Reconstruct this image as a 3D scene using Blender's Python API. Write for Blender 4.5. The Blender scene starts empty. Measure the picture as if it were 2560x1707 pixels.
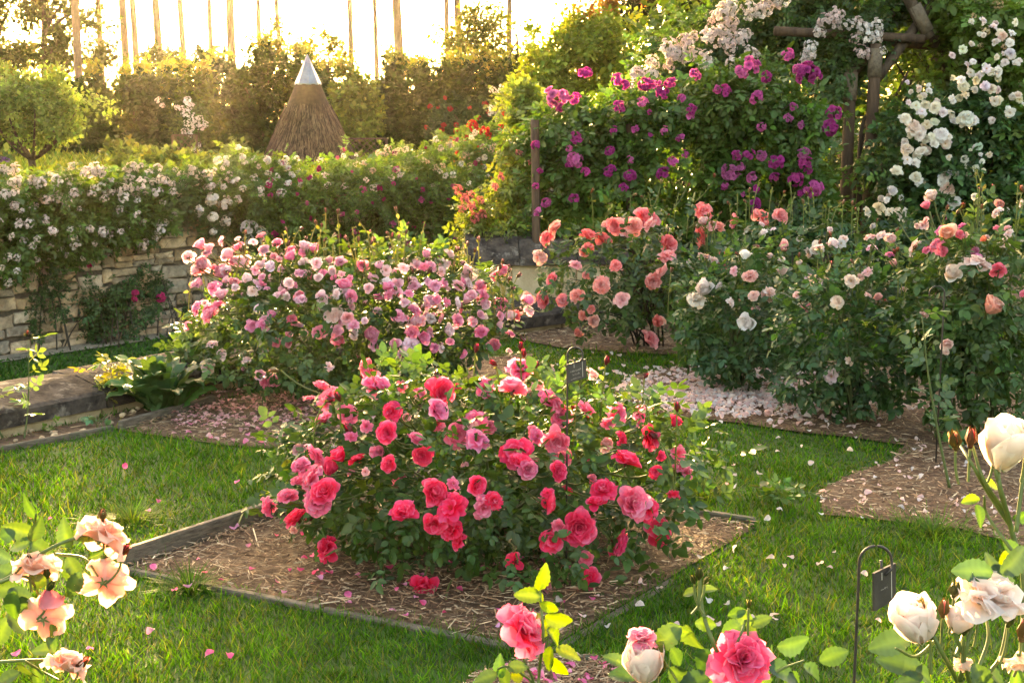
import bpy, math
import numpy as np
from mathutils import Matrix, Vector, Quaternion

# ---------------------------------------------------------------- camera, light
sc = bpy.context.scene
F, CX, CY, PITCH, CAMZ = 3400.0, 1280.0, 853.5, math.radians(9.24), 1.6
SUN_EL, SUN_AZ = math.radians(8.0), math.radians(-11.8)
cam = bpy.data.cameras.new("camera"); cam.lens = 36.0 * F / 2560.0; cam.sensor_width = 36.0
cam.clip_start = 0.05; cam.clip_end = 3000
camo = bpy.data.objects.new("camera", cam); sc.collection.objects.link(camo)
camo.location = (0, 0, CAMZ); camo.rotation_euler = (math.pi / 2 - PITCH, 0, 0)
sc.camera = camo
world = bpy.data.worlds.new("World"); sc.world = world; world.use_nodes = True
wn = world.node_tree.nodes; wl = world.node_tree.links
sky = wn.new("ShaderNodeTexSky"); sky.sky_type = 'NISHITA'; sky.sun_disc = False
sky.sun_elevation = SUN_EL; sky.sun_rotation = SUN_AZ
sky.air_density = 0.9; sky.dust_density = 5.0; sky.ozone_density = 0.4
wn["Background"].inputs[1].default_value = 0.15
wl.new(sky.outputs[0], wn["Background"].inputs[0])
sl = bpy.data.lights.new("sun", 'SUN'); sl.energy = 4.0; sl.angle = math.radians(0.6); sl.color = (1.0, 0.74, 0.40)
so = bpy.data.objects.new("sun", sl); sc.collection.objects.link(so)
sdir = Vector((math.sin(SUN_AZ) * math.cos(SUN_EL), math.cos(SUN_AZ) * math.cos(SUN_EL), math.sin(SUN_EL)))
so.rotation_euler = sdir.to_track_quat('Z', 'Y').to_euler(); so.location = (-5, 20, 12)
vs = sc.view_settings; vs.view_transform = 'Standard'; vs.look = 'None'; vs.gamma = 1.0; vs.use_curve_mapping = False
vs.exposure = 3.45
vs.use_white_balance = True; vs.white_balance_temperature = 8000; vs.white_balance_tint = 10
cy = sc.cycles
cy.max_bounces = 7; cy.diffuse_bounces = 4; cy.glossy_bounces = 2; cy.transmission_bounces = 4
cy.transparent_max_bounces = 4; cy.volume_bounces = 1; cy.caustics_reflective = False; cy.caustics_refractive = False
cy.use_denoising = True

rng = np.random.default_rng(11)
C = sc.collection
fw = np.array([0, math.cos(PITCH), -math.sin(PITCH)]); upv = np.array([0, math.sin(PITCH), math.cos(PITCH)])
UP = np.array([0, 0, 1.0])

def ray(px, py):
    return fw + np.array([1.0, 0, 0]) * ((px - CX) / F) + upv * ((CY - py) / F)
def gnd(px, py, z=0.0):
    r = ray(px, py); return np.array([0, 0, CAMZ]) + r * ((z - CAMZ) / r[2])
def at(px, py, d):
    r = ray(px, py); return np.array([0, 0, CAMZ]) + r * (d / r[1])
def proj(P):
    P = np.atleast_2d(P) - np.array([0, 0, CAMZ]); z = P @ fw
    return np.stack([CX + F * P[:, 0] / z, CY - F * (P @ upv) / z], 1)

# ---------------------------------------------------------------- mesh helpers
def nrm(a):
    a = np.asarray(a, float); return a / np.maximum(np.linalg.norm(a, axis=-1, keepdims=True), 1e-9)

class Geo:
    def __init__(s): s.V, s.T, s.Cc, s.M, s.n = [], [], [], [], 0
    def add(s, V, T, col=(1, 1, 1), mi=0):
        V = np.asarray(V, float); T = np.asarray(T, int)
        if len(V) == 0: return s
        col = np.asarray(col, float)
        if col.ndim == 1: col = np.repeat(col[None, :3], len(V), 0)
        s.V.append(V); s.T.append(T + s.n); s.Cc.append(col[:, :3]); s.M.append(np.full(len(T), mi)); s.n += len(V)
        return s
    def get(s): return np.concatenate(s.V), np.concatenate(s.T), np.concatenate(s.Cc), np.concatenate(s.M)
    def mesh(s, name, mats, smooth=True, base=None):
        V, T, Cc, M = s.get()
        if base is not None: V = V - base
        return mkmesh(name, V, T, mats, Cc, M, smooth)

def mkmesh(name, V, T, mats, col=None, mi=None, smooth=True):
    me = bpy.data.meshes.new(name); n, m = len(V), len(T)
    me.vertices.add(n); me.vertices.foreach_set('co', np.ascontiguousarray(V, np.float32).ravel())
    me.loops.add(3 * m); me.loops.foreach_set('vertex_index', np.ascontiguousarray(T, np.int32).ravel())
    me.polygons.add(m); me.polygons.foreach_set('loop_start', np.arange(0, 3 * m, 3, dtype=np.int32))
    me.polygons.foreach_set('use_smooth', np.full(m, smooth))
    if mi is not None: me.polygons.foreach_set('material_index', np.asarray(mi, np.int32))
    if col is not None:
        ca = me.color_attributes.new('Col', 'FLOAT_COLOR', 'POINT')
        c4 = np.ones((n, 4), np.float32); c4[:, :3] = col; ca.data.foreach_set('color', c4.ravel())
    for mm in (mats if isinstance(mats, (list, tuple)) else [mats]): me.materials.append(mm)
    me.update(calc_edges=True)
    return me

WM = {}   # world matrix of every object made here
def thing(name, label, cat, loc=(0, 0, 0), group=None):
    o = bpy.data.objects.new(name, None); C.objects.link(o); o.location = Vector([float(v) for v in loc]); o.empty_display_size = 0.1
    o['label'] = label; o['category'] = cat
    if group: o['group'] = group
    WM[o.name] = Matrix.Translation(o.location); return o
def tag(o, label, cat, group=None):
    o['label'] = label; o['category'] = cat
    if group: o['group'] = group
    return o
def inst(name, me, parent=None, M=None, color=None, kind=None):
    o = bpy.data.objects.new(name, me); C.objects.link(o)
    M = M if M is not None else Matrix()
    if parent is not None:
        o.parent = parent; o.matrix_basis = WM[parent.name].inverted() @ M
    else: o.matrix_basis = M
    WM[o.name] = M
    if color is not None: o.color = (color[0], color[1], color[2], 1)
    if kind: o['kind'] = kind
    return o
def part(name, geo, mats, parent, kind=None, smooth=True):   # geo in world coordinates
    base = np.array(WM[parent.name].translation) if parent is not None else np.zeros(3)
    return inst(name, geo.mesh(name, mats, smooth, base), parent, Matrix.Translation(Vector(base)), None, kind)
def solo(name, geo, mats, kind='structure', smooth=False):
    o = inst(name, geo.mesh(name, mats, smooth)); o['kind'] = kind; return o
def mat4(R, P, S):
    S = np.ones(3) * S; m = np.eye(4); m[:3, :3] = R * S[None, :]; m[:3, 3] = P
    return Matrix([[float(v) for v in row] for row in m])
def frame(n, roll=None):
    n = nrm(n); a = np.array([1.0, 0, 0]) if abs(n[0]) < .8 else np.array([0, 1.0, 0])
    t = nrm(np.cross(a, n)); b = np.cross(n, t)
    roll = rng.uniform(0, 2 * math.pi) if roll is None else roll
    t2 = t * math.cos(roll) + b * math.sin(roll); return np.stack([t2, np.cross(n, t2), n], 1)
def frames_yz(Y, Z):
    Y = nrm(Y); Z = nrm(Z - Y * np.sum(Y * Z, -1, keepdims=True)); X = np.cross(Y, Z)
    return np.stack([X, Y, Z], -1)
def randdir(n): return nrm(rng.normal(size=(n, 3)))
def scatter(geo, tm, P, R, S, cols, mi=0):
    V, T = tm[0], tm[1]; N = len(P)
    if N == 0: return
    S = np.asarray(S, float)
    if S.ndim == 1: S = S[:, None]
    W = np.einsum('nij,nkj->nki', R, V[None] * S[:, None, :]) + P[:, None, :]
    TT = (T[None] + (np.arange(N) * len(V))[:, None, None]).reshape(-1, 3)
    cols = np.repeat(np.asarray(cols, float)[:, None, :3], len(V), 1)
    if len(tm) > 2: cols = cols * tm[2][None, :, :]
    geo.add(W.reshape(-1, 3), TT, cols.reshape(-1, 3), mi)
def tube(pts, rad, sides=5, cap=True):
    pts = np.asarray(pts, float); n = len(pts); rad = np.ones(n) * rad
    tan = nrm(np.gradient(pts, axis=0)); a = np.array([0.31, 0.2, 0.93]); a = a if abs(tan[0] @ a) < .9 else np.array([1.0, 0, 0])
    u = nrm(np.cross(tan, a)); v = np.cross(tan, u)
    ang = np.arange(sides) * 2 * math.pi / sides
    V = pts[:, None, :] + rad[:, None, None] * (u[:, None, :] * np.cos(ang)[None, :, None] + v[:, None, :] * np.sin(ang)[None, :, None])
    T = []
    for i in range(n - 1):
        for k in range(sides):
            a0, b0 = i * sides + k, i * sides + (k + 1) % sides
            T += [(a0, b0, b0 + sides), (a0, b0 + sides, a0 + sides)]
    V = V.reshape(-1, 3)
    if cap:
        V = np.concatenate([V, pts[:1], pts[-1:]]); c0, c1 = len(V) - 2, len(V) - 1; e = (n - 1) * sides
        for k in range(sides): T += [(c0, (k + 1) % sides, k), (c1, e + k, e + (k + 1) % sides)]
    return V, np.array(T)
def bez(a, b, c, n=7):
    t = np.linspace(0, 1, n)[:, None]; return (1 - t) ** 2 * np.asarray(a) + 2 * t * (1 - t) * np.asarray(b) + t * t * np.asarray(c)
def spline(pts, n=14):
    pts = np.asarray(pts, float); s = np.r_[0, np.cumsum(np.linalg.norm(np.diff(pts, axis=0), axis=1))]
    P = np.concatenate([[2 * pts[0] - pts[1]], pts, [2 * pts[-1] - pts[-2]]]); out = []
    for q in np.linspace(0, len(pts) - 1, n):
        i = min(int(q), len(pts) - 2); t = q - i; a, b, c, d = P[i], P[i + 1], P[i + 2], P[i + 3]
        out.append(.5 * (2 * b + (c - a) * t + (2 * a - 5 * b + 4 * c - d) * t * t + (3 * b - a - 3 * c + d) * t ** 3))
    return np.array(out)
def box(c, sx, sy, sz, R=None, bev=0.0, jit=0.0):
    """bevelled box: 24 verts when bev>0"""
    s = np.array([sx, sy, sz]) / 2
    if bev <= 0:
        V = np.array([[x, y, z] for x in (-1, 1) for y in (-1, 1) for z in (-1, 1)], float) * s
        Q = [(0, 1, 3, 2), (4, 6, 7, 5), (0, 4, 5, 1), (2, 3, 7, 6), (0, 2, 6, 4), (1, 5, 7, 3)]
    else:
        V = []; idx = {}
        for x in (-1, 1):
            for y in (-1, 1):
                for z in (-1, 1):
                    for ax in range(3):
                        p = np.array([x, y, z], float) * (s - bev); p[ax] = (x, y, z)[ax] * s[ax]; idx[(x, y, z, ax)] = len(V); V.append(p)
        V = np.array(V); Q = []
        for ax in range(3):
            o = [a for a in range(3) if a != ax]
            for sg in (-1, 1):
                q = []
                for (p, r) in ((-1, -1), (1, -1), (1, 1), (-1, 1)):
                    k = [0, 0, 0]; k[ax] = sg; k[o[0]] = p; k[o[1]] = r; q.append(idx[(*k, ax)])
                Q.append(q)
        for ax in range(3):
            o = [a for a in range(3) if a != ax]
            for p in (-1, 1):
                for r in (-1, 1):
                    q = []
                    for (e, f) in ((-1, o[0]), (1, o[0]), (1, o[1]), (-1, o[1])):
                        k = [0, 0, 0]; k[ax] = e; k[o[0]] = p; k[o[1]] = r; q.append(idx[(*k, f)])
                    Q.append(q)
        for x in (-1, 1):
            for y in (-1, 1):
                for z in (-1, 1): Q.append((idx[(x, y, z, 0)], idx[(x, y, z, 1)], idx[(x, y, z, 2)], idx[(x, y, z, 2)]))
    if jit: V = V + rng.normal(size=V.shape) * jit
    cen = V.mean(0); T = []
    for q in Q:
        for t in ((q[0], q[1], q[2]), (q[0], q[2], q[3])):
            if len(set(t)) < 3: continue
            a, b, c2 = V[list(t)]
            T.append(t if np.dot(np.cross(b - a, c2 - a), (a + b + c2) / 3 - cen) > 0 else (t[0], t[2], t[1]))
    if R is not None: V = V @ np.asarray(R).T
    return V + np.asarray(c, float), np.array(T)
def inside(poly, P):
    poly = np.asarray(poly)[:, :2]; x, y = P[:, 0], P[:, 1]; r = np.zeros(len(P), bool); n = len(poly)
    for i in range(n):
        x1, y1 = poly[i]; x2, y2 = poly[i - 1]
        c = ((y1 > y) != (y2 > y)); r ^= c & (x < (x2 - x1) * (y - y1) / (y2 - y1 + 1e-12) + x1)
    return r

# ---------------------------------------------------------------- materials
def new_mat(name):
    m = bpy.data.materials.new(name); m.use_nodes = True; nt = m.node_tree
    for n in list(nt.nodes): nt.nodes.remove(n)
    return m, nt, nt.nodes.new("ShaderNodeOutputMaterial")
def N(nt, t, **kw):
    n = nt.nodes.new(t)
    for k, v in kw.items(): setattr(n, k, v)
    return n
def colour_src(nt, tone=False):
    oi = N(nt, "ShaderNodeObjectInfo"); at_ = N(nt, "ShaderNodeAttribute", attribute_name='Col')
    if not tone:
        m = N(nt, "ShaderNodeMix", data_type='RGBA', blend_type='MULTIPLY'); m.inputs[0].default_value = 1
        nt.links.new(oi.outputs['Color'], m.inputs[6]); nt.links.new(at_.outputs['Color'], m.inputs[7]); return m.outputs[2]
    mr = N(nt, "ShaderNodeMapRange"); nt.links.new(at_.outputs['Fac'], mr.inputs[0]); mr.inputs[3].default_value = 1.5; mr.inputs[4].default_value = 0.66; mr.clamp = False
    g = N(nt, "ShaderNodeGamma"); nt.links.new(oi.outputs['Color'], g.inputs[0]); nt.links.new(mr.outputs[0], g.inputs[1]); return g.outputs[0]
def organic(name, trans=0.35, rough=0.45, spec=0.4, tint=(1, 1, 1), tone=False, vary=0.25, scale=30, sheen=0.0):
    m, nt, out = new_mat(name); src = colour_src(nt, tone); L = nt.links.new
    no = N(nt, "ShaderNodeTexNoise"); no.inputs['Scale'].default_value = scale; no.inputs['Detail'].default_value = 3
    geo = N(nt, "ShaderNodeNewGeometry"); L(geo.outputs['Position'], no.inputs['Vector'])
    mr = N(nt, "ShaderNodeMapRange"); L(no.outputs[0], mr.inputs[0]); mr.inputs[1].default_value = .3; mr.inputs[2].default_value = .7
    mr.inputs[3].default_value = 1 - vary; mr.inputs[4].default_value = 1 + vary
    mx = N(nt, "ShaderNodeMix", data_type='RGBA', blend_type='MULTIPLY'); mx.inputs[0].default_value = 1
    L(src, mx.inputs[6]); L(mr.outputs[0], mx.inputs[7])
    p = N(nt, "ShaderNodeBsdfPrincipled"); L(mx.outputs[2], p.inputs['Base Color']); p.inputs['Roughness'].default_value = rough
    p.inputs['Specular IOR Level'].default_value = spec
    if sheen: p.inputs['Sheen Weight'].default_value = sheen
    t = N(nt, "ShaderNodeBsdfTranslucent"); tm = N(nt, "ShaderNodeMix", data_type='RGBA', blend_type='MULTIPLY'); tm.inputs[0].default_value = 1
    L(mx.outputs[2], tm.inputs[6]); tm.inputs[7].default_value = (*tint, 1); L(tm.outputs[2], t.inputs[0])
    ms = N(nt, "ShaderNodeMixShader"); ms.inputs[0].default_value = trans; L(p.outputs[0], ms.inputs[1]); L(t.outputs[0], ms.inputs[2])
    L(ms.outputs[0], out.inputs[0]); return m
def solid(name, c1, c2, scale=8, detail=6, rough=0.85, spec=0.3, bump=0.3, metal=0, stops=(.35, .65), usecol=False, rand=0.0, bscale=None, c3=None, s3=2.0, stops3=(.5, .62), attr=False, stretch=None):
    m, nt, out = new_mat(name); L = nt.links.new
    geo = N(nt, "ShaderNodeNewGeometry"); vec = geo.outputs['Position']
    if stretch:
        mp = N(nt, "ShaderNodeMapping"); mp.inputs['Scale'].default_value = stretch; L(vec, mp.inputs[0]); vec = mp.outputs[0]
    no = N(nt, "ShaderNodeTexNoise"); no.inputs['Scale'].default_value = scale; no.inputs['Detail'].default_value = detail; no.inputs['Roughness'].default_value = .65; L(vec, no.inputs['Vector'])
    r = N(nt, "ShaderNodeValToRGB"); L(no.outputs[0], r.inputs[0]); r.color_ramp.elements[0].position = stops[0]; r.color_ramp.elements[1].position = stops[1]
    r.color_ramp.elements[0].color = (*c1, 1); r.color_ramp.elements[1].color = (*c2, 1); col = r.outputs[0]
    if c3 is not None:
        n3 = N(nt, "ShaderNodeTexNoise"); n3.inputs['Scale'].default_value = s3; n3.inputs['Detail'].default_value = 8; n3.inputs['Roughness'].default_value = .7; L(geo.outputs['Position'], n3.inputs['Vector'])
        m3 = N(nt, "ShaderNodeMapRange"); L(n3.outputs[0], m3.inputs[0]); m3.inputs[1].default_value, m3.inputs[2].default_value = stops3
        mm = N(nt, "ShaderNodeMix", data_type='RGBA'); L(m3.outputs[0], mm.inputs[0]); L(col, mm.inputs[6]); mm.inputs[7].default_value = (*c3, 1); col = mm.outputs[2]
    if rand:
        oi = N(nt, "ShaderNodeObjectInfo"); h = N(nt, "ShaderNodeHueSaturation"); mr = N(nt, "ShaderNodeMapRange"); L(oi.outputs['Random'], mr.inputs[0])
        mr.inputs[3].default_value = 1 - rand; mr.inputs[4].default_value = 1 + rand; L(mr.outputs[0], h.inputs['Value']); L(col, h.inputs['Color']); col = h.outputs[0]
    if attr:
        src = colour_src(nt); mm = N(nt, "ShaderNodeMix", data_type='RGBA', blend_type='MULTIPLY'); mm.inputs[0].default_value = 1; L(col, mm.inputs[6]); L(src, mm.inputs[7]); col = mm.outputs[2]
    p = N(nt, "ShaderNodeBsdfPrincipled"); L(col, p.inputs['Base Color']); p.inputs['Roughness'].default_value = rough; p.inputs['Specular IOR Level'].default_value = spec; p.inputs['Metallic'].default_value = metal
    if bump:
        b = N(nt, "ShaderNodeBump"); b.inputs['Strength'].default_value = bump; b.inputs['Distance'].default_value = 0.02
        if bscale:
            nb = N(nt, "ShaderNodeTexNoise"); nb.inputs['Scale'].default_value = bscale; nb.inputs['Detail'].default_value = 5; L(vec, nb.inputs['Vector']); L(nb.outputs[0], b.inputs['Height'])
        else: L(no.outputs[0], b.inputs['Height'])
        L(b.outputs[0], p.inputs['Normal'])
    L(p.outputs[0], out.inputs[0]); return m

LEAF = organic("leaf", .36, .42, .45, (1.35, 1.25, .5), vary=.22, scale=14)
FARLEAF = organic("far_leaf", .36, .6, .2, (1.6, 1.35, .45), vary=.3, scale=3)
GRASS = organic("grass_blade", .40, .6, .1, (1.4, 1.25, .5), vary=.35, scale=5)
PETAL = organic("petal", .50, .6, .2, (1.15, 1.0, .95), tone=True, vary=.07, scale=60)
PETALC = organic("petal_mass", .50, .6, .2, (1.15, 1.0, .95), vary=.08, scale=40)
STEM = organic("green_stem", .15, .5, .4, (1, 1, 1), vary=.25, scale=40)
BARK = solid("bark", (.035, .022, .014), (.11, .075, .05), 22, bump=.6, stretch=(1, 1, .25))
PINEBARK = solid("pine_bark", (.09, .055, .035), (.22, .14, .09), 9, bump=.6, stretch=(1, 1, .3))
LAWNM = solid("lawn_soil", (.022, .045, .008), (.05, .10, .014), 6, bump=.5)
SOIL = solid("mulch_soil", (.085, .046, .026), (.24, .145, .085), 28, bump=.8, c3=(.11, .06, .036), s3=3, stops3=(.45, .62))
CHIP = organic("mulch_chip", .0, .8, .2, vary=.25, scale=50)
STONE = solid("limestone", (.33, .26, .19), (.58, .48, .36), 13, bump=.9, rand=.3, bscale=30, c3=(.17, .135, .10), s3=5, stops3=(.48, .70), attr=True)
MORTAR = solid("mortar", (.06, .044, .03), (.15, .11, .075), 16, bump=.8, c3=(.05, .045, .03), s3=2.5)
COPING = solid("weathered_coping", (.030, .024, .021), (.105, .082, .068), 11, rough=.95, spec=.08, bump=.5, c3=(.24, .20, .165), s3=7, stops3=(.55, .66), rand=.1, bscale=45)
ASHLAR = solid("ashlar", (.40, .29, .16), (.55, .42, .26), 7, bump=.25, c3=(.22, .15, .09), s3=3, stops3=(.55, .75), rand=.08, bscale=60)
TIMBER = solid("weathered_timber", (.085, .062, .045), (.20, .155, .115), 40, bump=.5, c3=(.07, .075, .045), s3=5, stretch=(.4, .4, 2.5), rand=.15)
POST = solid("pergola_wood", (.055, .032, .020), (.125, .075, .046), 30, bump=.5, stretch=(1, 1, .15), rand=.15)
ROPE = solid("rope", (.10, .07, .048), (.19, .145, .10), 40, bump=.4)
IRON = solid("dark_iron", (.022, .016, .013), (.05, .036, .028), 30, rough=.5, spec=.5, bump=.15, c3=(.10, .045, .02), s3=14, stops3=(.6, .75))
SLATE = solid("label_plate", (.040, .030, .026), (.065, .050, .042), 20, rough=.55, spec=.4, bump=.1)
PALE = solid("pale_mark", (.42, .36, .30), (.55, .48, .40), 60, bump=0)
THATCH = organic("thatch", .08, .85, .15, vary=.3, scale=12)
ZINC = solid("zinc", (.16, .18, .21), (.24, .27, .31), 5, rough=.38, spec=.5, metal=.85, bump=.05)
GRAVEL = solid("gravel", (.20, .165, .12), (.42, .36, .28), 45, bump=.6, c3=(.10, .09, .06), s3=4)
EDGEG = solid("meadow_soil", (.05, .075, .02), (.10, .13, .035), 3, bump=.4)

# ---------------------------------------------------------------- templates
def leaflet(w=.62, fold=.10, droop=.14, hi=True):
    if hi:
        V = np.array([[0, 0, 0], [0, .36, -fold * .5], [0, .70, -fold * .7 - droop * .4], [0, 1, -droop],
                      [-w * .44, .26, fold * .5], [-w * .47, .56, fold * .35 - droop * .3], [-w * .26, .83, -droop * .55],
                      [w * .44, .26, fold * .5], [w * .47, .56, fold * .35 - droop * .3], [w * .26, .83, -droop * .55]])
        T = [(0, 7, 1), (1, 7, 8), (1, 8, 2), (2, 8, 9), (2, 9, 3), (0, 1, 4), (1, 5, 4), (1, 2, 5), (2, 6, 5), (2, 3, 6)]
    else:
        V = np.array([[0, 0, 0], [0, 1, -droop], [-w * .5, .5, fold * .6], [w * .5, .5, fold * .6]]); T = [(0, 3, 1), (0, 1, 2)]
    return V, np.array(T)
def compound(hi=True, seed=0, n=5):
    r = np.random.default_rng(seed); g = Geo()
    spec = [(.60, 0, .44), (.55, 62, .36), (.55, -62, .36), (.28, 66, .31), (.28, -66, .31)]
    if n == 7: spec += [(.1, 66, .26), (.1, -66, .26)]
    for y, a, l in spec:
        V, T = leaflet(.62 + r.normal() * .05, .10, .10 + r.random() * .2, hi); l *= 1 + r.normal() * .1
        a = math.radians(a + r.normal() * 8); R = np.array([[math.cos(a), math.sin(a), 0], [-math.sin(a), math.cos(a), 0], [0, 0, 1]])
        t = r.normal() * .35; Rt = np.array([[math.cos(t), 0, math.sin(t)], [0, 1, 0], [-math.sin(t), 0, math.cos(t)]])
        V = (V * l) @ (R @ Rt).T + np.array([0, y, -.25 * y * y]); s = 1 + r.normal() * .12
        g.add(V, T, (s, s, s))
    g.add([[-.008, 0, 0], [.008, 0, 0], [0, .35, -.03], [0, .62, -.1]], [(0, 1, 2), (0, 2, 3), (1, 3, 2)], (1.1, .9, .6))
    V, T, c, _ = g.get(); return V, T, c
CL_HI = [compound(True, s) for s in range(4)]
CL_LO = [compound(False, 20 + s, 7) for s in range(3)]
LEAF1 = leaflet(.62, .1, .15, True); LEAF0 = leaflet(.66, .1, .12, False)
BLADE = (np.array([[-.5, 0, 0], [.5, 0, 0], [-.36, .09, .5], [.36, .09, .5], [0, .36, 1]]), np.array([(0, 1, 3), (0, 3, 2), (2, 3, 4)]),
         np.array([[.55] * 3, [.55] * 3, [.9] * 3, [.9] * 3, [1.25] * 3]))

def petal(L, W, th0, bend, r0, z0, cup, phi, r, nu=5, nv=5, curl=0., wav=.03):
    v = np.linspace(0, 1, nv); th = th0 + bend * v + curl * v ** 3
    rr = r0 + np.r_[0, np.cumsum(np.sin(th[1:]) * L / (nv - 1))]; zz = z0 + np.r_[0, np.cumsum(np.cos(th[1:]) * L / (nv - 1))]
    u = np.linspace(-1, 1, nu); prof = np.interp(v, [0, .25, .6, .85, 1], [.30, .68, 1, .92, .62])
    s = W * prof[:, None] * u[None, :]; dip = .10 * L * (u ** 2)[None, :] * (v ** 3)[:, None]
    d = cup * (s ** 2) / max(W, 1e-6) + r.normal(size=s.shape) * wav * 1.6 * L * v[:, None]
    rad = rr[:, None] - np.cos(th)[:, None] * d - np.sin(th)[:, None] * dip; z = zz[:, None] + np.sin(th)[:, None] * d - np.cos(th)[:, None] * dip
    X = rad * math.cos(phi) - s * math.sin(phi); Y = rad * math.sin(phi) + s * math.cos(phi)
    V = np.stack([X, Y, z], -1).reshape(-1, 3); T = []
    for i in range(nv - 1):
        for k in range(nu - 1):
            a = i * nu + k; T += [(a, a + 1, a + nu + 1), (a, a + nu + 1, a + nu)]
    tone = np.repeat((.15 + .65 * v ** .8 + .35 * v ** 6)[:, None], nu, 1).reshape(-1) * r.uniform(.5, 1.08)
    return V, np.array(T), tone
def calyx(g, r, sc=1.0, green=(.10, .16, .04), z=0.0, mi=1):
    P = np.array([[0, 0, -.16], [0, 0, -.12], [0, 0, -.04], [0, 0, .02]]) * sc; P[:, 2] += z
    V, T = tube(P, np.array([.018, .055, .06, .035]) * sc, 6); g.add(V, T, green, mi)
    for k in range(5):
        a = k * 2 * math.pi / 5 + r.normal() * .1; d = np.array([math.cos(a), math.sin(a), 0]); q = np.array([-d[1], d[0], 0])
        p0 = d * .045 * sc + [0, 0, -.03 * sc + z]; p1 = d * .16 * sc + [0, 0, (-.05 + r.normal() * .03) * sc + z]; p2 = d * .26 * sc + [0, 0, (-.12 + r.normal() * .05) * sc + z]
        g.add([p0 - q * .03 * sc, p0 + q * .03 * sc, p1 + q * .032 * sc, p1 - q * .032 * sc, p2], [(0, 1, 2), (0, 2, 3), (3, 2, 4)], green, mi)
def rose_petals(kind, seed):
    r = np.random.default_rng(seed); D = math.radians; out = []
    def ring(n, L, W, th0, bend, r0, z0, cup, curl=0, nu=5, nv=5, wav=.035, jit=.12):
        ph = r.uniform(0, 6.28)
        for k in range(n):
            out.append(petal(L * (1 + r.normal() * .09), W * (1 + r.normal() * .08), D(th0 + r.normal() * 8), D(bend + r.normal() * 8), r0, z0 + r.normal() * .01, cup * (1 + r.normal() * .2),
                             ph + k * 2 * math.pi / n + r.normal() * jit, r, nu, nv, D(curl + r.normal() * 15), wav))
    if kind == 'full':        # many-petalled rosette
        ring(6, .50, .25, 55, 45, .03, -.02, .5, -20); ring(7, .46, .22, 42, 42, .03, .0, .7, -25); ring(8, .42, .19, 30, 40, .04, .02, .9, -20, 5, 4)
        ring(9, .37, .15, 22, 30, .05, .03, 1.1, -10, 4, 4); ring(10, .31, .12, 14, 22, .05, .05, 1.2, 0, 4, 4); ring(8, .27, .10, 5, 18, .03, .07, 1.2, 0, 3, 3); ring(5, .24, .08, -5, 15, .015, .08, 1.2, 0, 3, 3)
    elif kind == 'ruffle':    # blown, uneven rose
        ring(6, .50, .26, 60, 55, .03, -.02, .4, 25, wav=.06); ring(7, .46, .24, 48, 40, .03, 0, .5, 20, wav=.07); ring(7, .40, .20, 30, 40, .03, .02, .8, 0, wav=.07)
        ring(7, .35, .16, 18, 30, .03, .04, 1., 0, 4, 4, wav=.07); ring(6, .29, .12, 6, 20, .02, .06, 1.1, 0, 4, 4, .06)
    elif kind == 'open':      # loose, few petals, stamens
        ring(6, .50, .19, 68, 28, .02, 0, .30, 10, 6, 6, wav=.07, jit=.25); ring(6, .46, .17, 46, 34, .02, .02, .40, 5, 6, 6, wav=.06, jit=.2); ring(4, .34, .17, 30, 35, .02, .04, .7, 0, 4, 4, .06)
    elif kind == 'cup':       # globe-shaped, half open
        ring(5, .60, .34, 62, -58, .03, -.02, .75, 35, wav=.03); ring(5, .58, .30, 50, -56, .03, .0, .9, 10, wav=.03); ring(5, .52, .26, 38, -48, .03, .02, 1.1, 0)
        ring(5, .46, .20, 26, -38, .03, .05, 1.2, 0, 4, 4); ring(4, .40, .14, 14, -26, .02, .07, 1.3, 0, 4, 4)
    elif kind == 'tulip':     # tall closed cup
        ring(4, .80, .34, 58, -62, .03, -.02, .55, -12, 6, 6, wav=.018); ring(4, .82, .32, 52, -64, .03, .0, .6, -8, 6, 6, wav=.018); ring(4, .74, .26, 40, -52, .03, .02, .8, 0, wav=.02); ring(3, .66, .20, 28, -40, .02, .04, .9, 0)
    elif kind == 'bud':
        ring(3, .62, .14, 26, -48, .02, 0, .6, 8, wav=.008, jit=.02); ring(3, .60, .10, 16, -30, .02, 0, .7, 0, 4, 4, .01, .02)
    return out
def rose_mesh(name, kind, seed):
    r = np.random.default_rng(seed + 99); g = Geo(); pl = rose_petals(kind, seed)
    ex = np.quantile(np.concatenate([np.hypot(V[:, 0], V[:, 1]) for V, T, t in pl]), .97) if kind != 'bud' else .5
    for V, T, t in pl: V *= .5 / ex
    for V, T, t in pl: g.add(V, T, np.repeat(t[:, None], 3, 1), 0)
    if kind == 'open':
        P = randdir(40) * .07 + [0, 0, .12]; scatter(g, (LEAF0[0] * .05, LEAF0[1]), P, np.stack([frame(d) for d in randdir(40)]), np.ones(40), np.tile([.75, .48, .10], (40, 1)), 1)
    if kind == 'bud':
        P = np.array([[0, 0, -.16], [0, 0, -.1], [0, 0, 0], [0, 0, .05]]); V, T = tube(P, [.03, .10, .12, .08], 6); g.add(V, T, (.13, .17, .05), 1)
        for k in range(5):
            a = k * 1.2566; d = np.array([math.cos(a), math.sin(a), 0]); q = np.array([-d[1], d[0], 0]); o = r.uniform(1.0, 1.35)
            p = [d * .10 + [0, 0, 0], d * .20 * o + [0, 0, .22], d * .15 * o + [0, 0, .46], d * .1 * o * o + [0, 0, .72]]; w = [.09, .13, .09, .004]
            VV = np.concatenate([[p[i] - q * w[i], p[i] + q * w[i]] for i in range(4)]); TT = [t for i in range(3) for t in ((2 * i, 2 * i + 1, 2 * i + 3), (2 * i, 2 * i + 3, 2 * i + 2))]; g.add(VV, TT, (.13, .18, .05), 1)
    else: calyx(g, r)
    return g.mesh(name, [PETAL, STEM])
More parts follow.
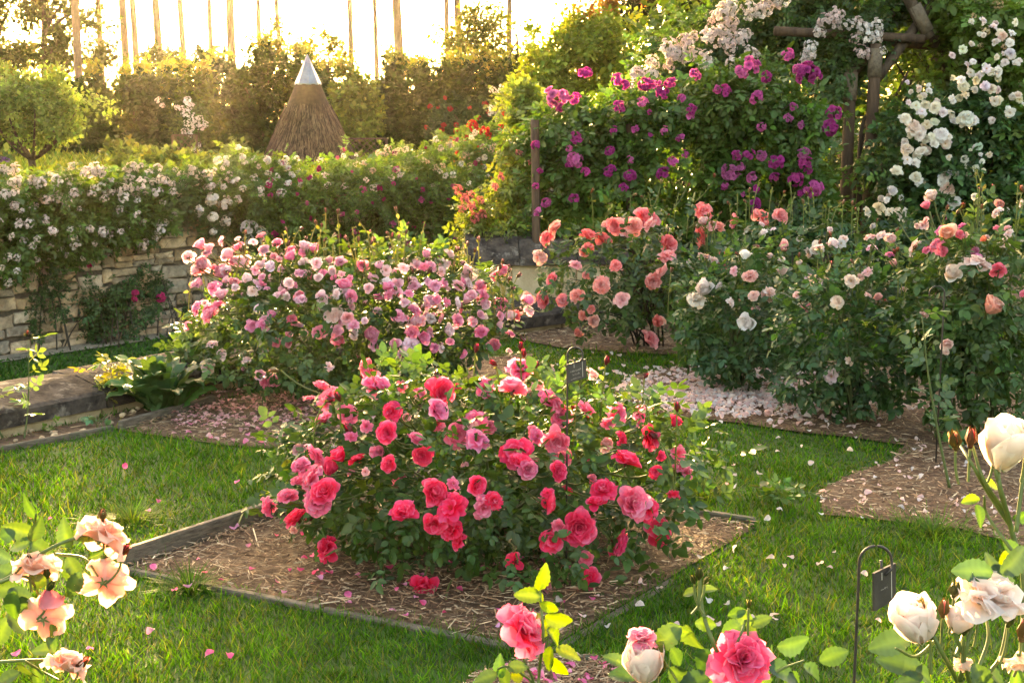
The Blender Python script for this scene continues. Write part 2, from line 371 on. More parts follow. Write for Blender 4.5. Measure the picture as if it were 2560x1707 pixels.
RM = {k: [rose_mesh("rose_" + k, k, 7 * i + s) for s in range(c)] for i, (k, c) in enumerate((('full', 4), ('ruffle', 4), ('open', 3), ('cup', 3), ('bud', 2)))}
def small_rose(seed):       # low-poly rose as arrays for clusters
    r = np.random.default_rng(seed); g = Geo()
    for n, L, W, th, b in ((5, .5, .28, 58, 30), (5, .42, .22, 35, 35), (4, .3, .15, 12, 25)):
        ph = r.uniform(0, 6)
        for k in range(n):
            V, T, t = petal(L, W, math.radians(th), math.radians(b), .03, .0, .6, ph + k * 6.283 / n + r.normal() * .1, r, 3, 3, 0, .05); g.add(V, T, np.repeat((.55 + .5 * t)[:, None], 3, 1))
    V, T, c, _ = g.get(); return V, T, c
SR = [small_rose(s) for s in range(4)]
def cluster_mesh(name, n, rad, fl, seed, centre=None):
    """bunch of n small roses on a dome of radius 1*rad; colour comes from the object"""
    r = np.random.default_rng(seed); g = Geo()
    for k in range(n):
        d = nrm(np.array([r.normal(), r.normal(), abs(r.normal()) * .8 + .15])); P = d * rad * r.uniform(.55, 1.0)
        V, T, c = SR[k % 4]; R = frame(d + r.normal(size=3) * .25, r.uniform(0, 6)); s = fl * r.uniform(.75, 1.15); sh = r.uniform(.72, 1.15)
        g.add((V * s) @ R.T + P, T, c * sh, 0)
        V, T = tube([np.array([0, 0, -rad * .8]), P * .5, P - d * s * .1], .012, 3, False); g.add(V, T, (.12, .16, .05), 1)
    return g.mesh(name, [PETALC, STEM])
CLM = [cluster_mesh("rose_cluster", n, .36, .34, 40 + i) for i, n in enumerate((9, 12, 15, 7))]
CLF = [cluster_mesh("floret_cluster", n, .42, .20, 60 + i) for i, n in enumerate((18, 26, 22))]
LMESH = [mkmesh("leaf", t[0], t[1], [LEAF], t[2]) for t in CL_HI]
L1MESH = mkmesh("leaf", LEAF1[0], LEAF1[1], [LEAF], np.ones((len(LEAF1[0]), 3)))
FP = petal(1., .42, 1.1, .5, 0, 0, .5, 0, np.random.default_rng(3), 4, 4, .2, .05)
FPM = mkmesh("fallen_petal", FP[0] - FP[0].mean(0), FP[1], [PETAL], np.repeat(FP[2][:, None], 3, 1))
def jitcol(base, n, amt=.18, hue=.10):
    b = np.asarray(base, float)[None] * np.exp(rng.normal(size=(n, 1)) * amt) * np.exp(rng.normal(size=(n, 3)) * hue); return b

# ================================================================ SETTING
class Path:
    def __init__(s, pts):
        s.p = spline([[a, b, 0] for a, b in pts], 12 * len(pts))[:, :2]
        s.s = np.r_[0, np.cumsum(np.linalg.norm(np.diff(s.p, axis=0), axis=1))]; s.L = s.s[-1]
    def at(s, q):
        p = np.array([np.interp(q, s.s, s.p[:, 0]), np.interp(q, s.s, s.p[:, 1])])
        p2 = np.array([np.interp(q + .02, s.s, s.p[:, 0]), np.interp(q + .02, s.s, s.p[:, 1])])
        p1 = np.array([np.interp(q - .02, s.s, s.p[:, 0]), np.interp(q - .02, s.s, s.p[:, 1])])
        t = nrm(p2 - p1); return p, t, np.array([t[1], -t[0]])       # normal points towards the lawn
    def near(s, x, y):
        i = np.argmin((s.p[:, 0] - x) ** 2 + (s.p[:, 1] - y) ** 2); return s.s[i]
ledge = Path([(-6.3, 1.1), (-4.9, 3.3), (-4.1, 4.5), (-3.3, 5.65), (-2.52, 6.8), (-1.7, 7.98), (-.72, 9.24), (.2, 10.2), (.7, 10.62)])
wall = Path([(-13, 2), (-9, 7.2), (-6.6, 10.4), (-4.78, 12.7), (-3.39, 14.4), (-1.9, 16.1), (.6, 18.8), (4, 21.4), (9, 23.6), (16, 25)])
ZS, ZU = -0.60, 0.64        # sunken lawn, upper terrace

def poly_geo(pts, z, g=None, uvz=None):
    from mathutils.geometry import tessellate_polygon
    pts = [Vector((float(p[0]), float(p[1]), 0)) for p in pts]; T = tessellate_polygon([pts])
    V = np.array([[p.x, p.y, z] for p in pts]); T = [t if np.cross(V[t[1]] - V[t[0]], V[t[2]] - V[t[0]])[2] > 0 else (t[0], t[2], t[1]) for t in T]
    g = g or Geo(); g.add(V, np.array(T)); return g
led_pts = [tuple(p) for p in ledge.p[::3]]; wall_pts = [tuple(p) for p in wall.p[::3]]
def off(path, d, step=3): return [tuple(path.at(q)[0] - path.at(q)[2] * d) for q in path.s[::step]]
lower = off(ledge, .25) + [(1.0, 11.0), (3.4, 20.9)] + [p for p in wall_pts if p[0] > 3.6] + [(16, -12), (-9, -12)]
solo("lawn", poly_geo(lower, 0.0), LAWNM)
sunk = off(ledge, .2) + [(1.05, 11.05), (3.45, 20.95)] + [p for p in wall_pts[::-1] if p[0] < 3.4]
solo("sunken_lawn", poly_geo(sunk, ZS), LAWNM)
upper = wall_pts + [(60, 30), (330, 60), (330, 520), (-330, 520), (-330, -40), (-40, -30)]
solo("ground", poly_geo(upper, ZU), EDGEG)
gs = Geo(); pr = off(wall, -.02); pq = off(wall, -.34)
for i in range(len(pr) - 1):
    gs.add([[*pr[i], ZS + .012], [*pr[i + 1], ZS + .012], [*pq[i + 1], ZS + .012], [*pq[i], ZS + .012]], [(0, 2, 1), (0, 3, 2)])
solo("gravel_strip", gs, GRAVEL)

# ---- beds (outlines read off the ground)
px = lambda L: [tuple(gnd(a, b)[:2]) for a, b in L]
bed1 = px([(310, 1425), (1360, 1629), (1890, 1320), (1020, 1183)])
bed2 = px([(300, 1078), (525, 1014), (900, 930), (1335, 885), (1290, 960), (1120, 1060), (900, 1140), (560, 1115)])
strip = px([(-260, 1230), (0, 1130), (285, 1077), (520, 1013), (700, 955), (1000, 885), (1345, 826)]) + [tuple(p) for p in ledge.p[::-4] if p[1] > 4.2]
bed3 = px([(1290, 850), (1340, 822), (1700, 800), (1790, 850), (1690, 890), (1560, 884), (1400, 872)])
bed4 = px([(1535, 985), (1580, 945), (1700, 918), (2050, 905), (2400, 930), (2700, 960), (2850, 1450), (2560, 1372), (2400, 1327), (2250, 1310), (2060, 1292), (2045, 1235), (2130, 1190), (2225, 1160), (2262, 1118), (2130, 1098), (2000, 1085), (1850, 1062), (1640, 1042)])
bed5 = px([(1100, 1790), (1190, 1700), (1330, 1655), (1500, 1655), (1600, 1720), (1640, 1820)])
bed6 = px([(1500, 770), (2700, 770), (2700, 690), (1500, 690)])
beds = [bed1, bed2, strip, bed3, bed4, bed5, bed6]
gb = Geo()
for b in beds: poly_geo(b, .006 + .0015 * len(gb.V), gb)
solo("mulch_bed", gb, SOIL)

# ---- lawn grass
def blades(n, dmin, dmax, h, w, zed, reject, cols, xs=.52, xo=1.2, lean=.55):
    d = dmin * (dmax / dmin) ** rng.random(n); x = (rng.random(n) * 2 - 1) * (d * xs + xo)
    P = np.stack([x, d, np.full(n, zed)], 1); P = P[~reject(P)]; n = len(P)
    d = P[:, 1]; a = rng.uniform(0, 6.283, n); up = nrm(np.stack([rng.normal(size=n) * lean, rng.normal(size=n) * lean, np.ones(n)], 1))
    Y = np.stack([np.cos(a), np.sin(a), np.zeros(n)], 1); R = np.swapaxes(np.stack([np.cross(Y, up), Y, up], 1), 1, 2)
    patch = .85 + .22 * np.sin(P[:, 0] * 2.3 + 1.3) * np.sin(P[:, 1] * 1.9 + P[:, 0]) + .12 * np.sin(P[:, 0] * 7 + P[:, 1] * 5)
    hh = h * np.exp(rng.normal(size=n) * .35) * np.clip(patch, .45, 1.4); ww = w * np.maximum(1, d / 3.8) * rng.uniform(.7, 1.3, n)
    c = np.asarray(cols)[rng.integers(0, len(cols), n)] * np.exp(rng.normal(size=(n, 1)) * .22); g = Geo()
    scatter(g, BLADE, P, R, np.stack([ww, hh, hh], 1), c); return g
def rej_lawn(P):
    r = np.zeros(len(P), bool)
    jit = P[:, :2] + rng.normal(size=(len(P), 2)) * .035
    for b in beds: r |= inside(b, jit)
    return r | ~inside(lower, P)
GC = [(.050, .16, .008), (.066, .19, .010), (.04, .13, .010), (.085, .20, .012), (.15, .18, .035)]
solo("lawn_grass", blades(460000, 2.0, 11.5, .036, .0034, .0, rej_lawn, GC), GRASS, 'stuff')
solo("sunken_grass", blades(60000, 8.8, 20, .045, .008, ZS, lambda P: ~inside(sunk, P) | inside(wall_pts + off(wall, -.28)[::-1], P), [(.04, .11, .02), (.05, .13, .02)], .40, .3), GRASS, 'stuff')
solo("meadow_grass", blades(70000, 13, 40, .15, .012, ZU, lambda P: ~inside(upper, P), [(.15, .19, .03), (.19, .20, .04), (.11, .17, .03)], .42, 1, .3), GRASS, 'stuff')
def tuft(name, label, c, n, h, spread, colr):
    g = Geo(); a = rng.uniform(0, 6.283, n); r = np.abs(rng.normal(size=n)) * spread * .35
    P = np.stack([c[0] + r * np.cos(a), c[1] + r * np.sin(a), np.full(n, c[2])], 1); o = np.stack([np.cos(a), np.sin(a), np.zeros(n)], 1)
    up = nrm(o * rng.uniform(.2, 1.3, (n, 1)) + UP); Y = nrm(o - up * np.sum(o * up, 1, keepdims=True)); R = np.swapaxes(np.stack([np.cross(Y, up), Y, up], 1), 1, 2)
    hh = h * rng.uniform(.5, 1.2, n); scatter(g, BLADE, P, R, np.stack([np.full(n, .0045), hh * 1.3, hh], 1), jitcol(colr, n))
    t = thing(name, label, "grass", c); o_ = part("blade_clump", g, GRASS, t, 'stuff'); return t
tuft("grass_tuft", "long dark grass tuft growing over the weathered board left of the red roses", gnd(475, 1475), 260, .11, .13, (.06, .13, .02))
tuft("grass_tuft", "bright sunlit grass tuft against the right side of the red rose bush", gnd(1750, 1240), 300, .10, .22, (.15, .20, .03))
tuft("grass_tuft", "bright grass tuft on the left lawn behind the peach roses", gnd(330, 1300), 340, .09, .26, (.12, .19, .03))
tuft("grass_tuft", "thick grass tuft on the lawn edge under the right mulch bed", gnd(2330, 1335), 420, .09, .45, (.10, .19, .03))

# ---- mulch chips (nobody could count them)
g = Geo()
for b, n, sz in ((bed1, 11000, .85), (bed2, 6500, 1.0), (strip, 2600, 1.2), (bed3, 1600, 1.4), (bed4, 16000, .9), (bed5, 3600, .7)):
    bb = np.array(b); P = rng.uniform(bb.min(0), bb.max(0), (n * 3, 2)); P = P[inside(b, P)][:n]; n = len(P)
    P = np.stack([P[:, 0], P[:, 1], .014 + rng.random(n) * .016], 1)
    a = rng.uniform(0, 6.283, n); Y = nrm(np.stack([np.cos(a), np.sin(a), rng.normal(size=n) * .13], 1)); R = frames_yz(Y, np.tile(UP, (n, 1)) + rng.normal(size=(n, 3)) * .35)
    ln = rng.gamma(2.2, .013, n) * sz + .008; wd = rng.uniform(.0018, .0075, n) * sz
    tc = np.array([(.36, .235, .14), (.26, .15, .085), (.16, .085, .05), (.50, .37, .24), (.09, .05, .03)])[rng.choice(5, n, p=[.27, .29, .2, .12, .12])]
    cb = (np.array([[-.5, -.5, 0], [.5, -.5, 0], [.5, .5, 0], [-.5, .5, 0], [0, 0, .5]]), np.array([(0, 1, 4), (1, 2, 4), (2, 3, 4), (3, 0, 4)]))
    scatter(g, cb, P, R, np.stack([wd, ln, wd * .6], 1), tc * np.exp(rng.normal(size=(n, 1)) * .25))
solo("mulch_chips", g, CHIP, 'stuff')

# ---- timber edging: each board a part
def board(t, a, b, h=.085, th=.032, sink=.02):
    a, b = np.array(a), np.array(b); d = b - a; L = np.linalg.norm(d); d = d / L; c = (a + b) / 2
    R = np.array([[d[0], -d[1], 0], [d[1], d[0], 0], [0, 0, 1]]); n = 7; g = Geo()
    V, T = box((c[0], c[1], h / 2 - sink), L, th, h, R, .005, .0012); g.add(V, T); return part("board", g, TIMBER, t, smooth=False)
t = thing("timber_edging", "weathered timber boards edging the square mulch bed of the red rose bush", "edging", (*bed1[0], 0))
A, B, Cc_, D_ = [np.array(p) for p in bed1]
cen = (A + B + Cc_ + D_) / 4
for p, q, h in ((A, D_, .092), (A, B, .040), (B, Cc_, .026), (Cc_, D_, .055)):
    n_ = nrm((p + q) / 2 - cen) * .02; m_ = p + (q - p) * .52
    board(t, p + n_ + (q - p) * .008, m_ + n_, h); board(t, m_ + n_ + (q - p) * .004, q + n_ - (q - p) * .02, h - .006)
t = thing("timber_edging", "grey timber board edging the bed in front of the big leafy acanthus", "edging", (*bed2[0], 0))
a_, b_ = np.array(bed2[0]), np.array(bed2[1]); board(t, a_, b_ + (b_ - a_) * .05, .075)
t = thing("timber_edging", "low sunken board along the soil strip by the left low wall", "edging", (*strip[2], 0))
board(t, strip[1], strip[2], .05)
t = thing("timber_edging", "short worn board in the front bed beside the lime leaved rose shoot", "edging", (*gnd(1330, 1652)[:2], 0))
board(t, gnd(1330, 1652)[:2], gnd(1500, 1660)[:2], .045)

# ---- retaining wall of separate stones
QT = []
def stone_var(seed):
    r = np.random.default_rng(seed); o = np.array([(-.5, -.5), (.5, -.5), (.5, .5), (-.5, .5)]) * .97
    o = np.concatenate([o, (o + np.roll(o, -1, 0)) / 2])[[0, 4, 1, 5, 2, 6, 3, 7]] + r.normal(size=(8, 2)) * .055
    i_ = o * (.80 + r.normal() * .03) + r.normal(size=(8, 2)) * .02
    V = np.concatenate([np.c_[o[:, 0], np.full(8, -.6), o[:, 1]], np.c_[o[:, 0] * .98, np.full(8, .12), o[:, 1] * .98], np.c_[i_[:, 0], .34 + r.normal(size=8) * .07, i_[:, 1]], [[0, .42, 0]]])
    V[:, 1] *= -1; T = []
    for ring in (0, 8):
        for k in range(8):
            a, b = ring + k, ring + (k + 1) % 8; T += [(a, b, b + 8), (a, b + 8, a + 8)]
    for k in range(8): T.append((16 + k, 16 + (k + 1) % 8, 24))
    return V, np.array(T)
SV = [stone_var(s) for s in range(12)]
SVM = [mkmesh("stone", v, t_, [STONE], np.ones((len(v), 3)), None, False) for v, t_ in SV]
wt = thing("retaining_wall", "curved rubble stone retaining wall with roses spilling over its top", "wall", (*wall.at(wall.near(-4.78, 12.7))[0], ZS))
core = Geo(); qs = np.linspace(0, wall.L, 60)
for i in range(59):
    (p0, t0, n0), (p1, t1, n1) = wall.at(qs[i]), wall.at(qs[i + 1]); a, b, c_, d_ = p0 - n0 * .01, p1 - n1 * .01, p1 - n1 * .42, p0 - n0 * .42
    V = [[*a, ZS - .1], [*b, ZS - .1], [*b, .66], [*a, .66], [*d_, .66], [*c_, .66]]; core.add(V, [(0, 1, 2), (0, 2, 3), (3, 2, 5), (3, 5, 4)])
part("core", core, MORTAR, wt, smooth=False)
stones = []; q0, q1 = wall.near(-6.2, 10.9), wall.near(3, 20.7)
z = ZS
while z < .66:
    h = rng.uniform(.085, .17); h = min(h, .70 - z); q = q0 + rng.uniform(0, .1)
    while q < q1:
        w = rng.uniform(.08, .30) * (.75 + h * 3)
        if rng.random() < .30 and h > .10:      # two thin stones on top of each other
            for zz, hh in ((z, h * .48), (z + h * .5, h * .48)): stones.append((q + w / 2, zz + hh / 2, w, hh))
        else: stones.append((q + w / 2, z + h / 2 + rng.normal() * .012, w, h * rng.uniform(.78, 1.04)))
        q += w + rng.uniform(.006, .016)
    z += h + .008
rest = Geo(); nvis = 0; cols_ = []
for (q, zc, w, h) in stones:
    p, t_, n_ = wall.at(q); P = np.array([*p, zc]); pp = proj(P)[0]; k = rng.integers(0, 12)
    R = np.stack([[t_[0], t_[1], 0], [-n_[0], -n_[1], 0], [0, 0, 1]], 1); S = (w, rng.uniform(.05, .085), h)
    col = np.array([(1, 1, 1), (1.08, .98, .85), (.85, .83, .82), (1.15, 1.08, .98), (.95, .82, .66)])[rng.integers(0, 5)]
    if -30 < pp[0] < 620 and pp[1] > 560 and nvis < 300: inst("stone", SVM[k], wt, mat4(R, P, S), col); nvis += 1
    else: rest.add((SV[k][0] * np.array(S)) @ R.T + P, SV[k][1], col)
part("stonework", rest, STONE, wt, 'stuff', False)
cp = wall.near(-4.3, 13.3)      # flat capping stones on top of the wall
q = q0
while q < q1:
    w = rng.uniform(.25, .5); p, t_, n_ = wall.at(q + w / 2); R = np.stack([[t_[0], t_[1], 0], [-n_[0], -n_[1], 0], [0, 0, 1]], 1)
    V, T = box((*(p - n_ * .19), .70), w - .012, .46, .075, R, .012, .006); g = Geo().add(V, T, (.8, .72, .62)); part("capping_stone", g, STONE, wt, smooth=False); q += w

# ---- low wall in front of the sunken lawn
lt = thing("low_wall", "low dark lichened stone wall with sloping coping along the sunken lawn", "wall", (*ledge.at(ledge.near(-2.6, 6.9))[0], 0))
prof = np.array([(0, .055), (0, .135), (.03, .15), (.22, .195), (.28, .205), (.46, .20), (.48, .18), (.48, .03)])   # depth, height
q = ledge.near(-5, 3.4); k = 0
while q < ledge.L - .1:
    w = min(rng.uniform(.75, 1.15), ledge.L - q); n = 5; g = Geo(); V = []
    for i in range(n):
        p, t_, n_ = ledge.at(q + .006 + (w - .012) * i / (n - 1))
        for d_, h_ in prof: V.append([*(p - n_ * d_), h_ + rng.normal() * .004])
    m = len(prof); T = []
    for i in range(n - 1):
        for j in range(m):
            a, b = i * m + j, i * m + (j + 1) % m; T += [(a, a + m, b + m), (a, b + m, b)]
    for j in range(1, m - 1): T += [(0, j, j + 1), ((n - 1) * m, (n - 1) * m + j + 1, (n - 1) * m + j)]
    part("coping_stone", g.add(V, T), COPING, lt, smooth=False)
    p, t_, n_ = ledge.at(q + w / 2); R = np.stack([[t_[0], t_[1], 0], [-n_[0], -n_[1], 0], [0, 0, 1]], 1)
    V, T = box((*(p - n_ * .24), -.29), w - .008, .40, .68, R, .01); part("block", Geo().add(V, T), ASHLAR, lt, smooth=False); q += w

# ---- parapet with capped end, behind the pink bush
pt = thing("stone_parapet", "pale ashlar parapet end with dark sloping coping behind the pink bush", "wall", (.2, 11.0, ZS))
dirp = nrm(np.array([.30, 1.0])); ax = np.array([1.0, .10]); ax = ax / np.linalg.norm(ax)
R = np.array([[ax[0], -ax[1], 0], [ax[1], ax[0], 0], [0, 0, 1]]); c0 = np.array([-.30, 10.75])
for zz, hh in ((-.60, .37), (-.225, .345), (.125, .335)):
    xx = 0
    for w in ((.30, .52, .36) if zz != -.225 else (.5, .3, .38)):
        pc = c0 + ax * (xx + w / 2) + np.array([-ax[1], ax[0]]) * .3; V, T = box((*pc, zz + hh / 2), w - .006, .6, hh, R, .006); part("block", Geo().add(V, T), ASHLAR, pt, smooth=False); xx += w
nb = np.array([-ax[1], ax[0]]); xx = -.06
for w in (.42, .46, .42):
    g = Geo(); V = []
    for s_ in (xx + .003, xx + w - .003):
        for d_, h_ in ((-.05, .462), (-.05, .52), (.10, .66), (.30, .71), (.50, .66), (.66, .52), (.66, .462)):
            p = c0 + ax * s_ + nb * d_; V.append([*p, h_ + rng.normal() * .005])
    T = []
    for j in range(7): a, b = j, (j + 1) % 7; T += [(a, b, b + 7), (a, b + 7, a + 7)]
    for j in range(1, 6): T += [(0, j + 1, j), (7, 7 + j, 8 + j)]
    part("coping_stone", g.add(V, T), COPING, pt, smooth=False); xx += w
V, T = box((*(c0 + dirp * 5.5 + ax * 1.0), -.07), .5, 9.6, 1.05, np.array([[dirp[1], dirp[0], 0], [-dirp[0], dirp[1], 0], [0, 0, 1]]), .01); part("side_wall", Geo().add(V, T), MORTAR, pt, smooth=False)
# ---- pebbles on the soil strip
for i in range(26):
    a = rng.uniform(0, 1); b = rng.uniform(0, 1); P = gnd(20 + 420 * a, 1105 - 80 * a + (b - .5) * 34)
    if not inside(strip, P[None])[0]: continue
    V, T = box((0, 0, 0), 1, .8, .6, None, .22, .05); s = rng.uniform(.018, .042)
    o = inst("pebble", mkmesh("pebble", V, T, [STONE], np.ones((len(V), 3))), None, mat4(frame(UP), P + [0, 0, .012 + s * .2], s), (1.1, .95, .8))
    tag(o, "pale pebble lying on the soil strip in front of the low wall", "pebble", "pebbles on the soil strip")

# ================================================================ BUSHES
def lump(seed, amp=.16):
    r = np.random.default_rng(seed); K = r.normal(size=(7, 3)) * 3.2; ph = r.uniform(0, 6.283, 7)
    return lambda d: 1 + amp * np.sin(d @ K.T + ph).sum(-1) / 2.2
def leaf_frames(out, n, droop=-.25, rnd=.7):
    Y = nrm(out * .8 + rng.normal(size=(n, 3)) * rnd + UP * droop); Z = UP * .75 + out * .45 + rng.normal(size=(n, 3)) * .45
    return frames_yz(Y, Z)
def canes(t, base, tips, r0=.007, sag=.25, spread=.06, mat=None, col=(.10, .12, .04), name="cane"):
    for tip in tips:
        b = np.array([base[0] + rng.normal() * spread, base[1] + rng.normal() * spread, base[2] - .02]); tip = np.asarray(tip)
        mid = np.array([b[0] + (tip[0] - b[0]) * .35, b[1] + (tip[1] - b[1]) * .35, b[2] + (tip[2] - b[2]) * .75 + sag * .3]) + rng.normal(size=3) * .03
        pts = bez(b, mid, tip, 9); V, T = tube(pts, np.linspace(r0, r0 * .4, 9), 5); part(name, Geo().add(V, T, col), mat or STEM, t)
def facing(P, cen, cam_w=.4, up_w=.35, rnd=.65):
    o = nrm(P - cen); c = nrm(np.array([0, 0, CAMZ]) - P); return nrm(o * .7 + c * cam_w + UP * up_w + rng.normal(size=3) * rnd)
def put_rose(t, P, n, dia, col, kind, name="rose"):
    k = RM[kind]; me = k[rng.integers(0, len(k))]
    c = np.clip(np.asarray(col) * np.exp(rng.normal() * .10) * np.exp(rng.normal(size=3) * .05), 0, .92)
    return inst(name, me, t, mat4(frame(n), P, dia), c)
class Ell:
    def __init__(s, x, d, rx, ry, z0, z1, seed, amp=.16): s.c = np.array([x, d, (z0 + z1) / 2]); s.r = np.array([rx, ry, (z1 - z0) / 2]); s.f = lump(seed, amp); s.z0 = z0
    def sample(s, n, shell=.28):
        d = randdir(n); rad = 1 - np.abs(rng.normal(size=n)) * shell; rad = np.where(rad < 0, rng.random(n), rad); f = s.f(d)
        P = s.c + d * s.r * (rad * f)[:, None]; low = P[:, 2] < .02; P[low, 2] = rng.uniform(.02, .12, low.sum()); return P, nrm(d / s.r)
    def front(s, px_, py_, back=0.0):
        r = ray(px_, py_); o = np.array([0, 0, CAMZ]) - s.c; a = r / s.r; b = o / s.r; A = a @ a; Bq = a @ b; Cq = b @ b - 1; D = Bq * Bq - A * Cq
        if D > 0: tq = (-Bq - math.sqrt(D)) / A; tc = -Bq / A; tq = tq + (tc - tq) * back
        else: tq = -Bq / A
        return np.array([0, 0, CAMZ]) + r * tq
def rose_bush(label, e, nleaf, size, colr, roses, base=None, ncane=16, buds=0, kinds=None, bcol=None, shoots=0, nobj=300, group=None, canecol=(.09, .11, .04), shell=.28, shootcol=(.17, .20, .05), up_w=.35, cam_w=.38, budrange=None):
    base = np.array([e.c[0], e.c[1], 0]) if base is None else base
    t = thing("rose_bush", label, "rose bush", base, group)
    P, O = e.sample(nleaf, shell); R = leaf_frames(O, nleaf); S = size * rng.uniform(.65, 1.2, nleaf)
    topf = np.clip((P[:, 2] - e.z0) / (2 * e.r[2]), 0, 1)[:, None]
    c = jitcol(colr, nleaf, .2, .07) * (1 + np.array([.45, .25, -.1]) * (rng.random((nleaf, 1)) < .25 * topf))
    vis = np.argsort(-(-P[:, 1] + .3 * P[:, 2] + rng.random(nleaf) * .25))[:nobj]; m = np.zeros(nleaf, bool); m[vis] = True
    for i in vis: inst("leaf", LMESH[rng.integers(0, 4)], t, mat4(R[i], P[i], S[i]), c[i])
    g = Geo()
    for k in range(4):
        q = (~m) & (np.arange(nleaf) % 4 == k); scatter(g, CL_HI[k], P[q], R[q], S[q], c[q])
    tips = P[rng.choice(nleaf, ncane)] * .9 + e.c * .1; canes(t, base, tips, .008, col=canecol)
    pts = []
    for (x, y, dia, cl, kd, bk) in roses:
        P_ = e.front(x, y, bk); P_ = P_ + rng.normal(size=3) * .010 - nrm(P_ - [0, 0, CAMZ]) * (.075 if bk < .5 else .02)
        n_ = facing(P_, e.c - [0, 0, .1], cam_w if bk < .5 else .12, up_w); pts.append((P_, n_)); put_rose(t, P_, n_, dia * P_[1] / F, cl, kd)
    for P_, n_ in pts:      # flower stalks
        b = P_ - n_ * .02; q = b * .78 + (e.c + [0, 0, -.05]) * .22; V, T = tube(bez(q, q * .4 + b * .6 + [0, 0, -.03 if P_[2] > .2 else .05], b, 6), .0035, 4, False); g.add(V, T, (.12, .15, .045))
    for i in range(buds + shoots):
        a = rng.uniform(-1, 1); zt = e.c[2] + e.r[2] * math.sqrt(max(0, 1 - (a * .95) ** 2)) * rng.uniform(.75, 1.1)
        P_ = np.array([e.c[0] + a * e.r[0], e.c[1] + rng.uniform(-.6, .6) * e.r[1], zt]); h = rng.uniform(.04, .16); tip = P_ + [rng.normal() * .03, rng.normal() * .03, h]
        V, T = tube(bez(P_ - [0, 0, .12], P_, tip, 5), .003, 4, False); g.add(V, T, shootcol)
        n = 3; scatter(g, LEAF1, P_ + np.linspace(.2, .9, n)[:, None] * (tip - P_), leaf_frames(randdir(n) * [1, 1, .3], n, .2), rng.uniform(.018, .034, n), jitcol(shootcol, n))
        if i < buds: put_rose(t, tip, nrm(tip - P_ + rng.normal(size=3) * .03), rng.uniform(.034, .050), bcol, 'bud', 'bud')
    part("foliage", g, LEAF, t, 'stuff'); return t
def conv(L, ox, oy, s): return [(ox + a / s, oy + b / s, c / s) for a, b, c in L]

# ---- red bush
eR = Ell(*at(1190, 1180, 4.95)[:2], .76, .66, -.03, .66, 3, .13)
raw = [(600,190,130,1),(575,95,90,1),(375,230,120,1),(410,290,90,1),(300,185,75,1),(260,225,55,1),(895,200,120,0),(870,290,100,1),(690,170,60,1),(655,300,85,0),(335,350,75,1),(1115,180,105,1),(1270,120,115,1),(1265,225,120,1),(1395,170,75,2),(1420,245,130,1),(1475,300,95,1),(1590,310,105,1),(1070,345,115,1),(955,420,115,1),(1060,440,115,1),(1240,500,140,0),(1440,430,115,1),(1370,390,80,1),(640,410,95,0),(755,415,75,1),(825,490,85,0),(500,520,85,0),(600,480,75,1),(300,505,115,1),(270,600,120,1),(205,620,65,1),(350,690,125,0),(290,750,125,1),(180,710,85,1),(75,745,100,1),(205,800,105,0),(360,950,115,0),(835,685,125,0),(965,755,150,0),(905,830,100,0),(940,885,95,0),(730,790,110,0),(1005,950,90,0),(1090,760,105,1),(1165,745,85,0),(1085,665,85,0),(1000,640,65,1),(1290,560,100,0),(1320,600,85,1),(1460,620,85,0),(1440,700,65,0),(1395,745,85,0),(1440,915,110,0),(1565,860,155,0),(1500,850,65,1),(1645,770,75,0),(1720,690,115,0),(1820,720,145,1),(1890,750,115,0),(1745,920,120,0),(2000,865,130,0),(1785,530,120,0),(1790,460,85,0),(1900,420,115,0),(1870,320,100,1),(1770,310,100,1),(1700,330,65,1),(2065,500,75,1),(2090,570,100,1),(1610,1095,100,0),(1620,1010,75,1),(1440,1130,75,2),(830,1150,125,0),(880,1285,145,0),(1275,1030,90,0),(215,560,85,1),(1950,590,60,0),(1490,500,85,1),(1330,370,60,1),(560,350,60,1),(1140,380,70,1),(690,545,75,0),(460,410,60,1)]
RC = [(.92, .065, .18), (.93, .24, .40), (.92, .50, .54)]
ros = [(640 + a / 1.96, 880 + b / 1.96, c / 1.96 * 1.2, RC[k], ('full', 'ruffle', 'full', 'open')[i % 4] if k == 0 else ('ruffle', 'full', 'open')[i % 3], .0 if b > 520 else rng.uniform(.0, .5)) for i, (a, b, c, k) in enumerate(raw)]
for i in range(46):
    a = rng.uniform(690, 1690); b = rng.uniform(920, 1330); ros.append((a, b, rng.uniform(18, 44), RC[rng.integers(0, 3)], ('ruffle', 'cup', 'bud', 'open')[i % 4], rng.uniform(.2, .7)))
rose_bush("red rose bush in full bloom in the middle of the square mulch bed", eR, 2200, .105, (.047, .098, .023), ros, buds=14, bcol=(.75, .03, .10), ncane=22)
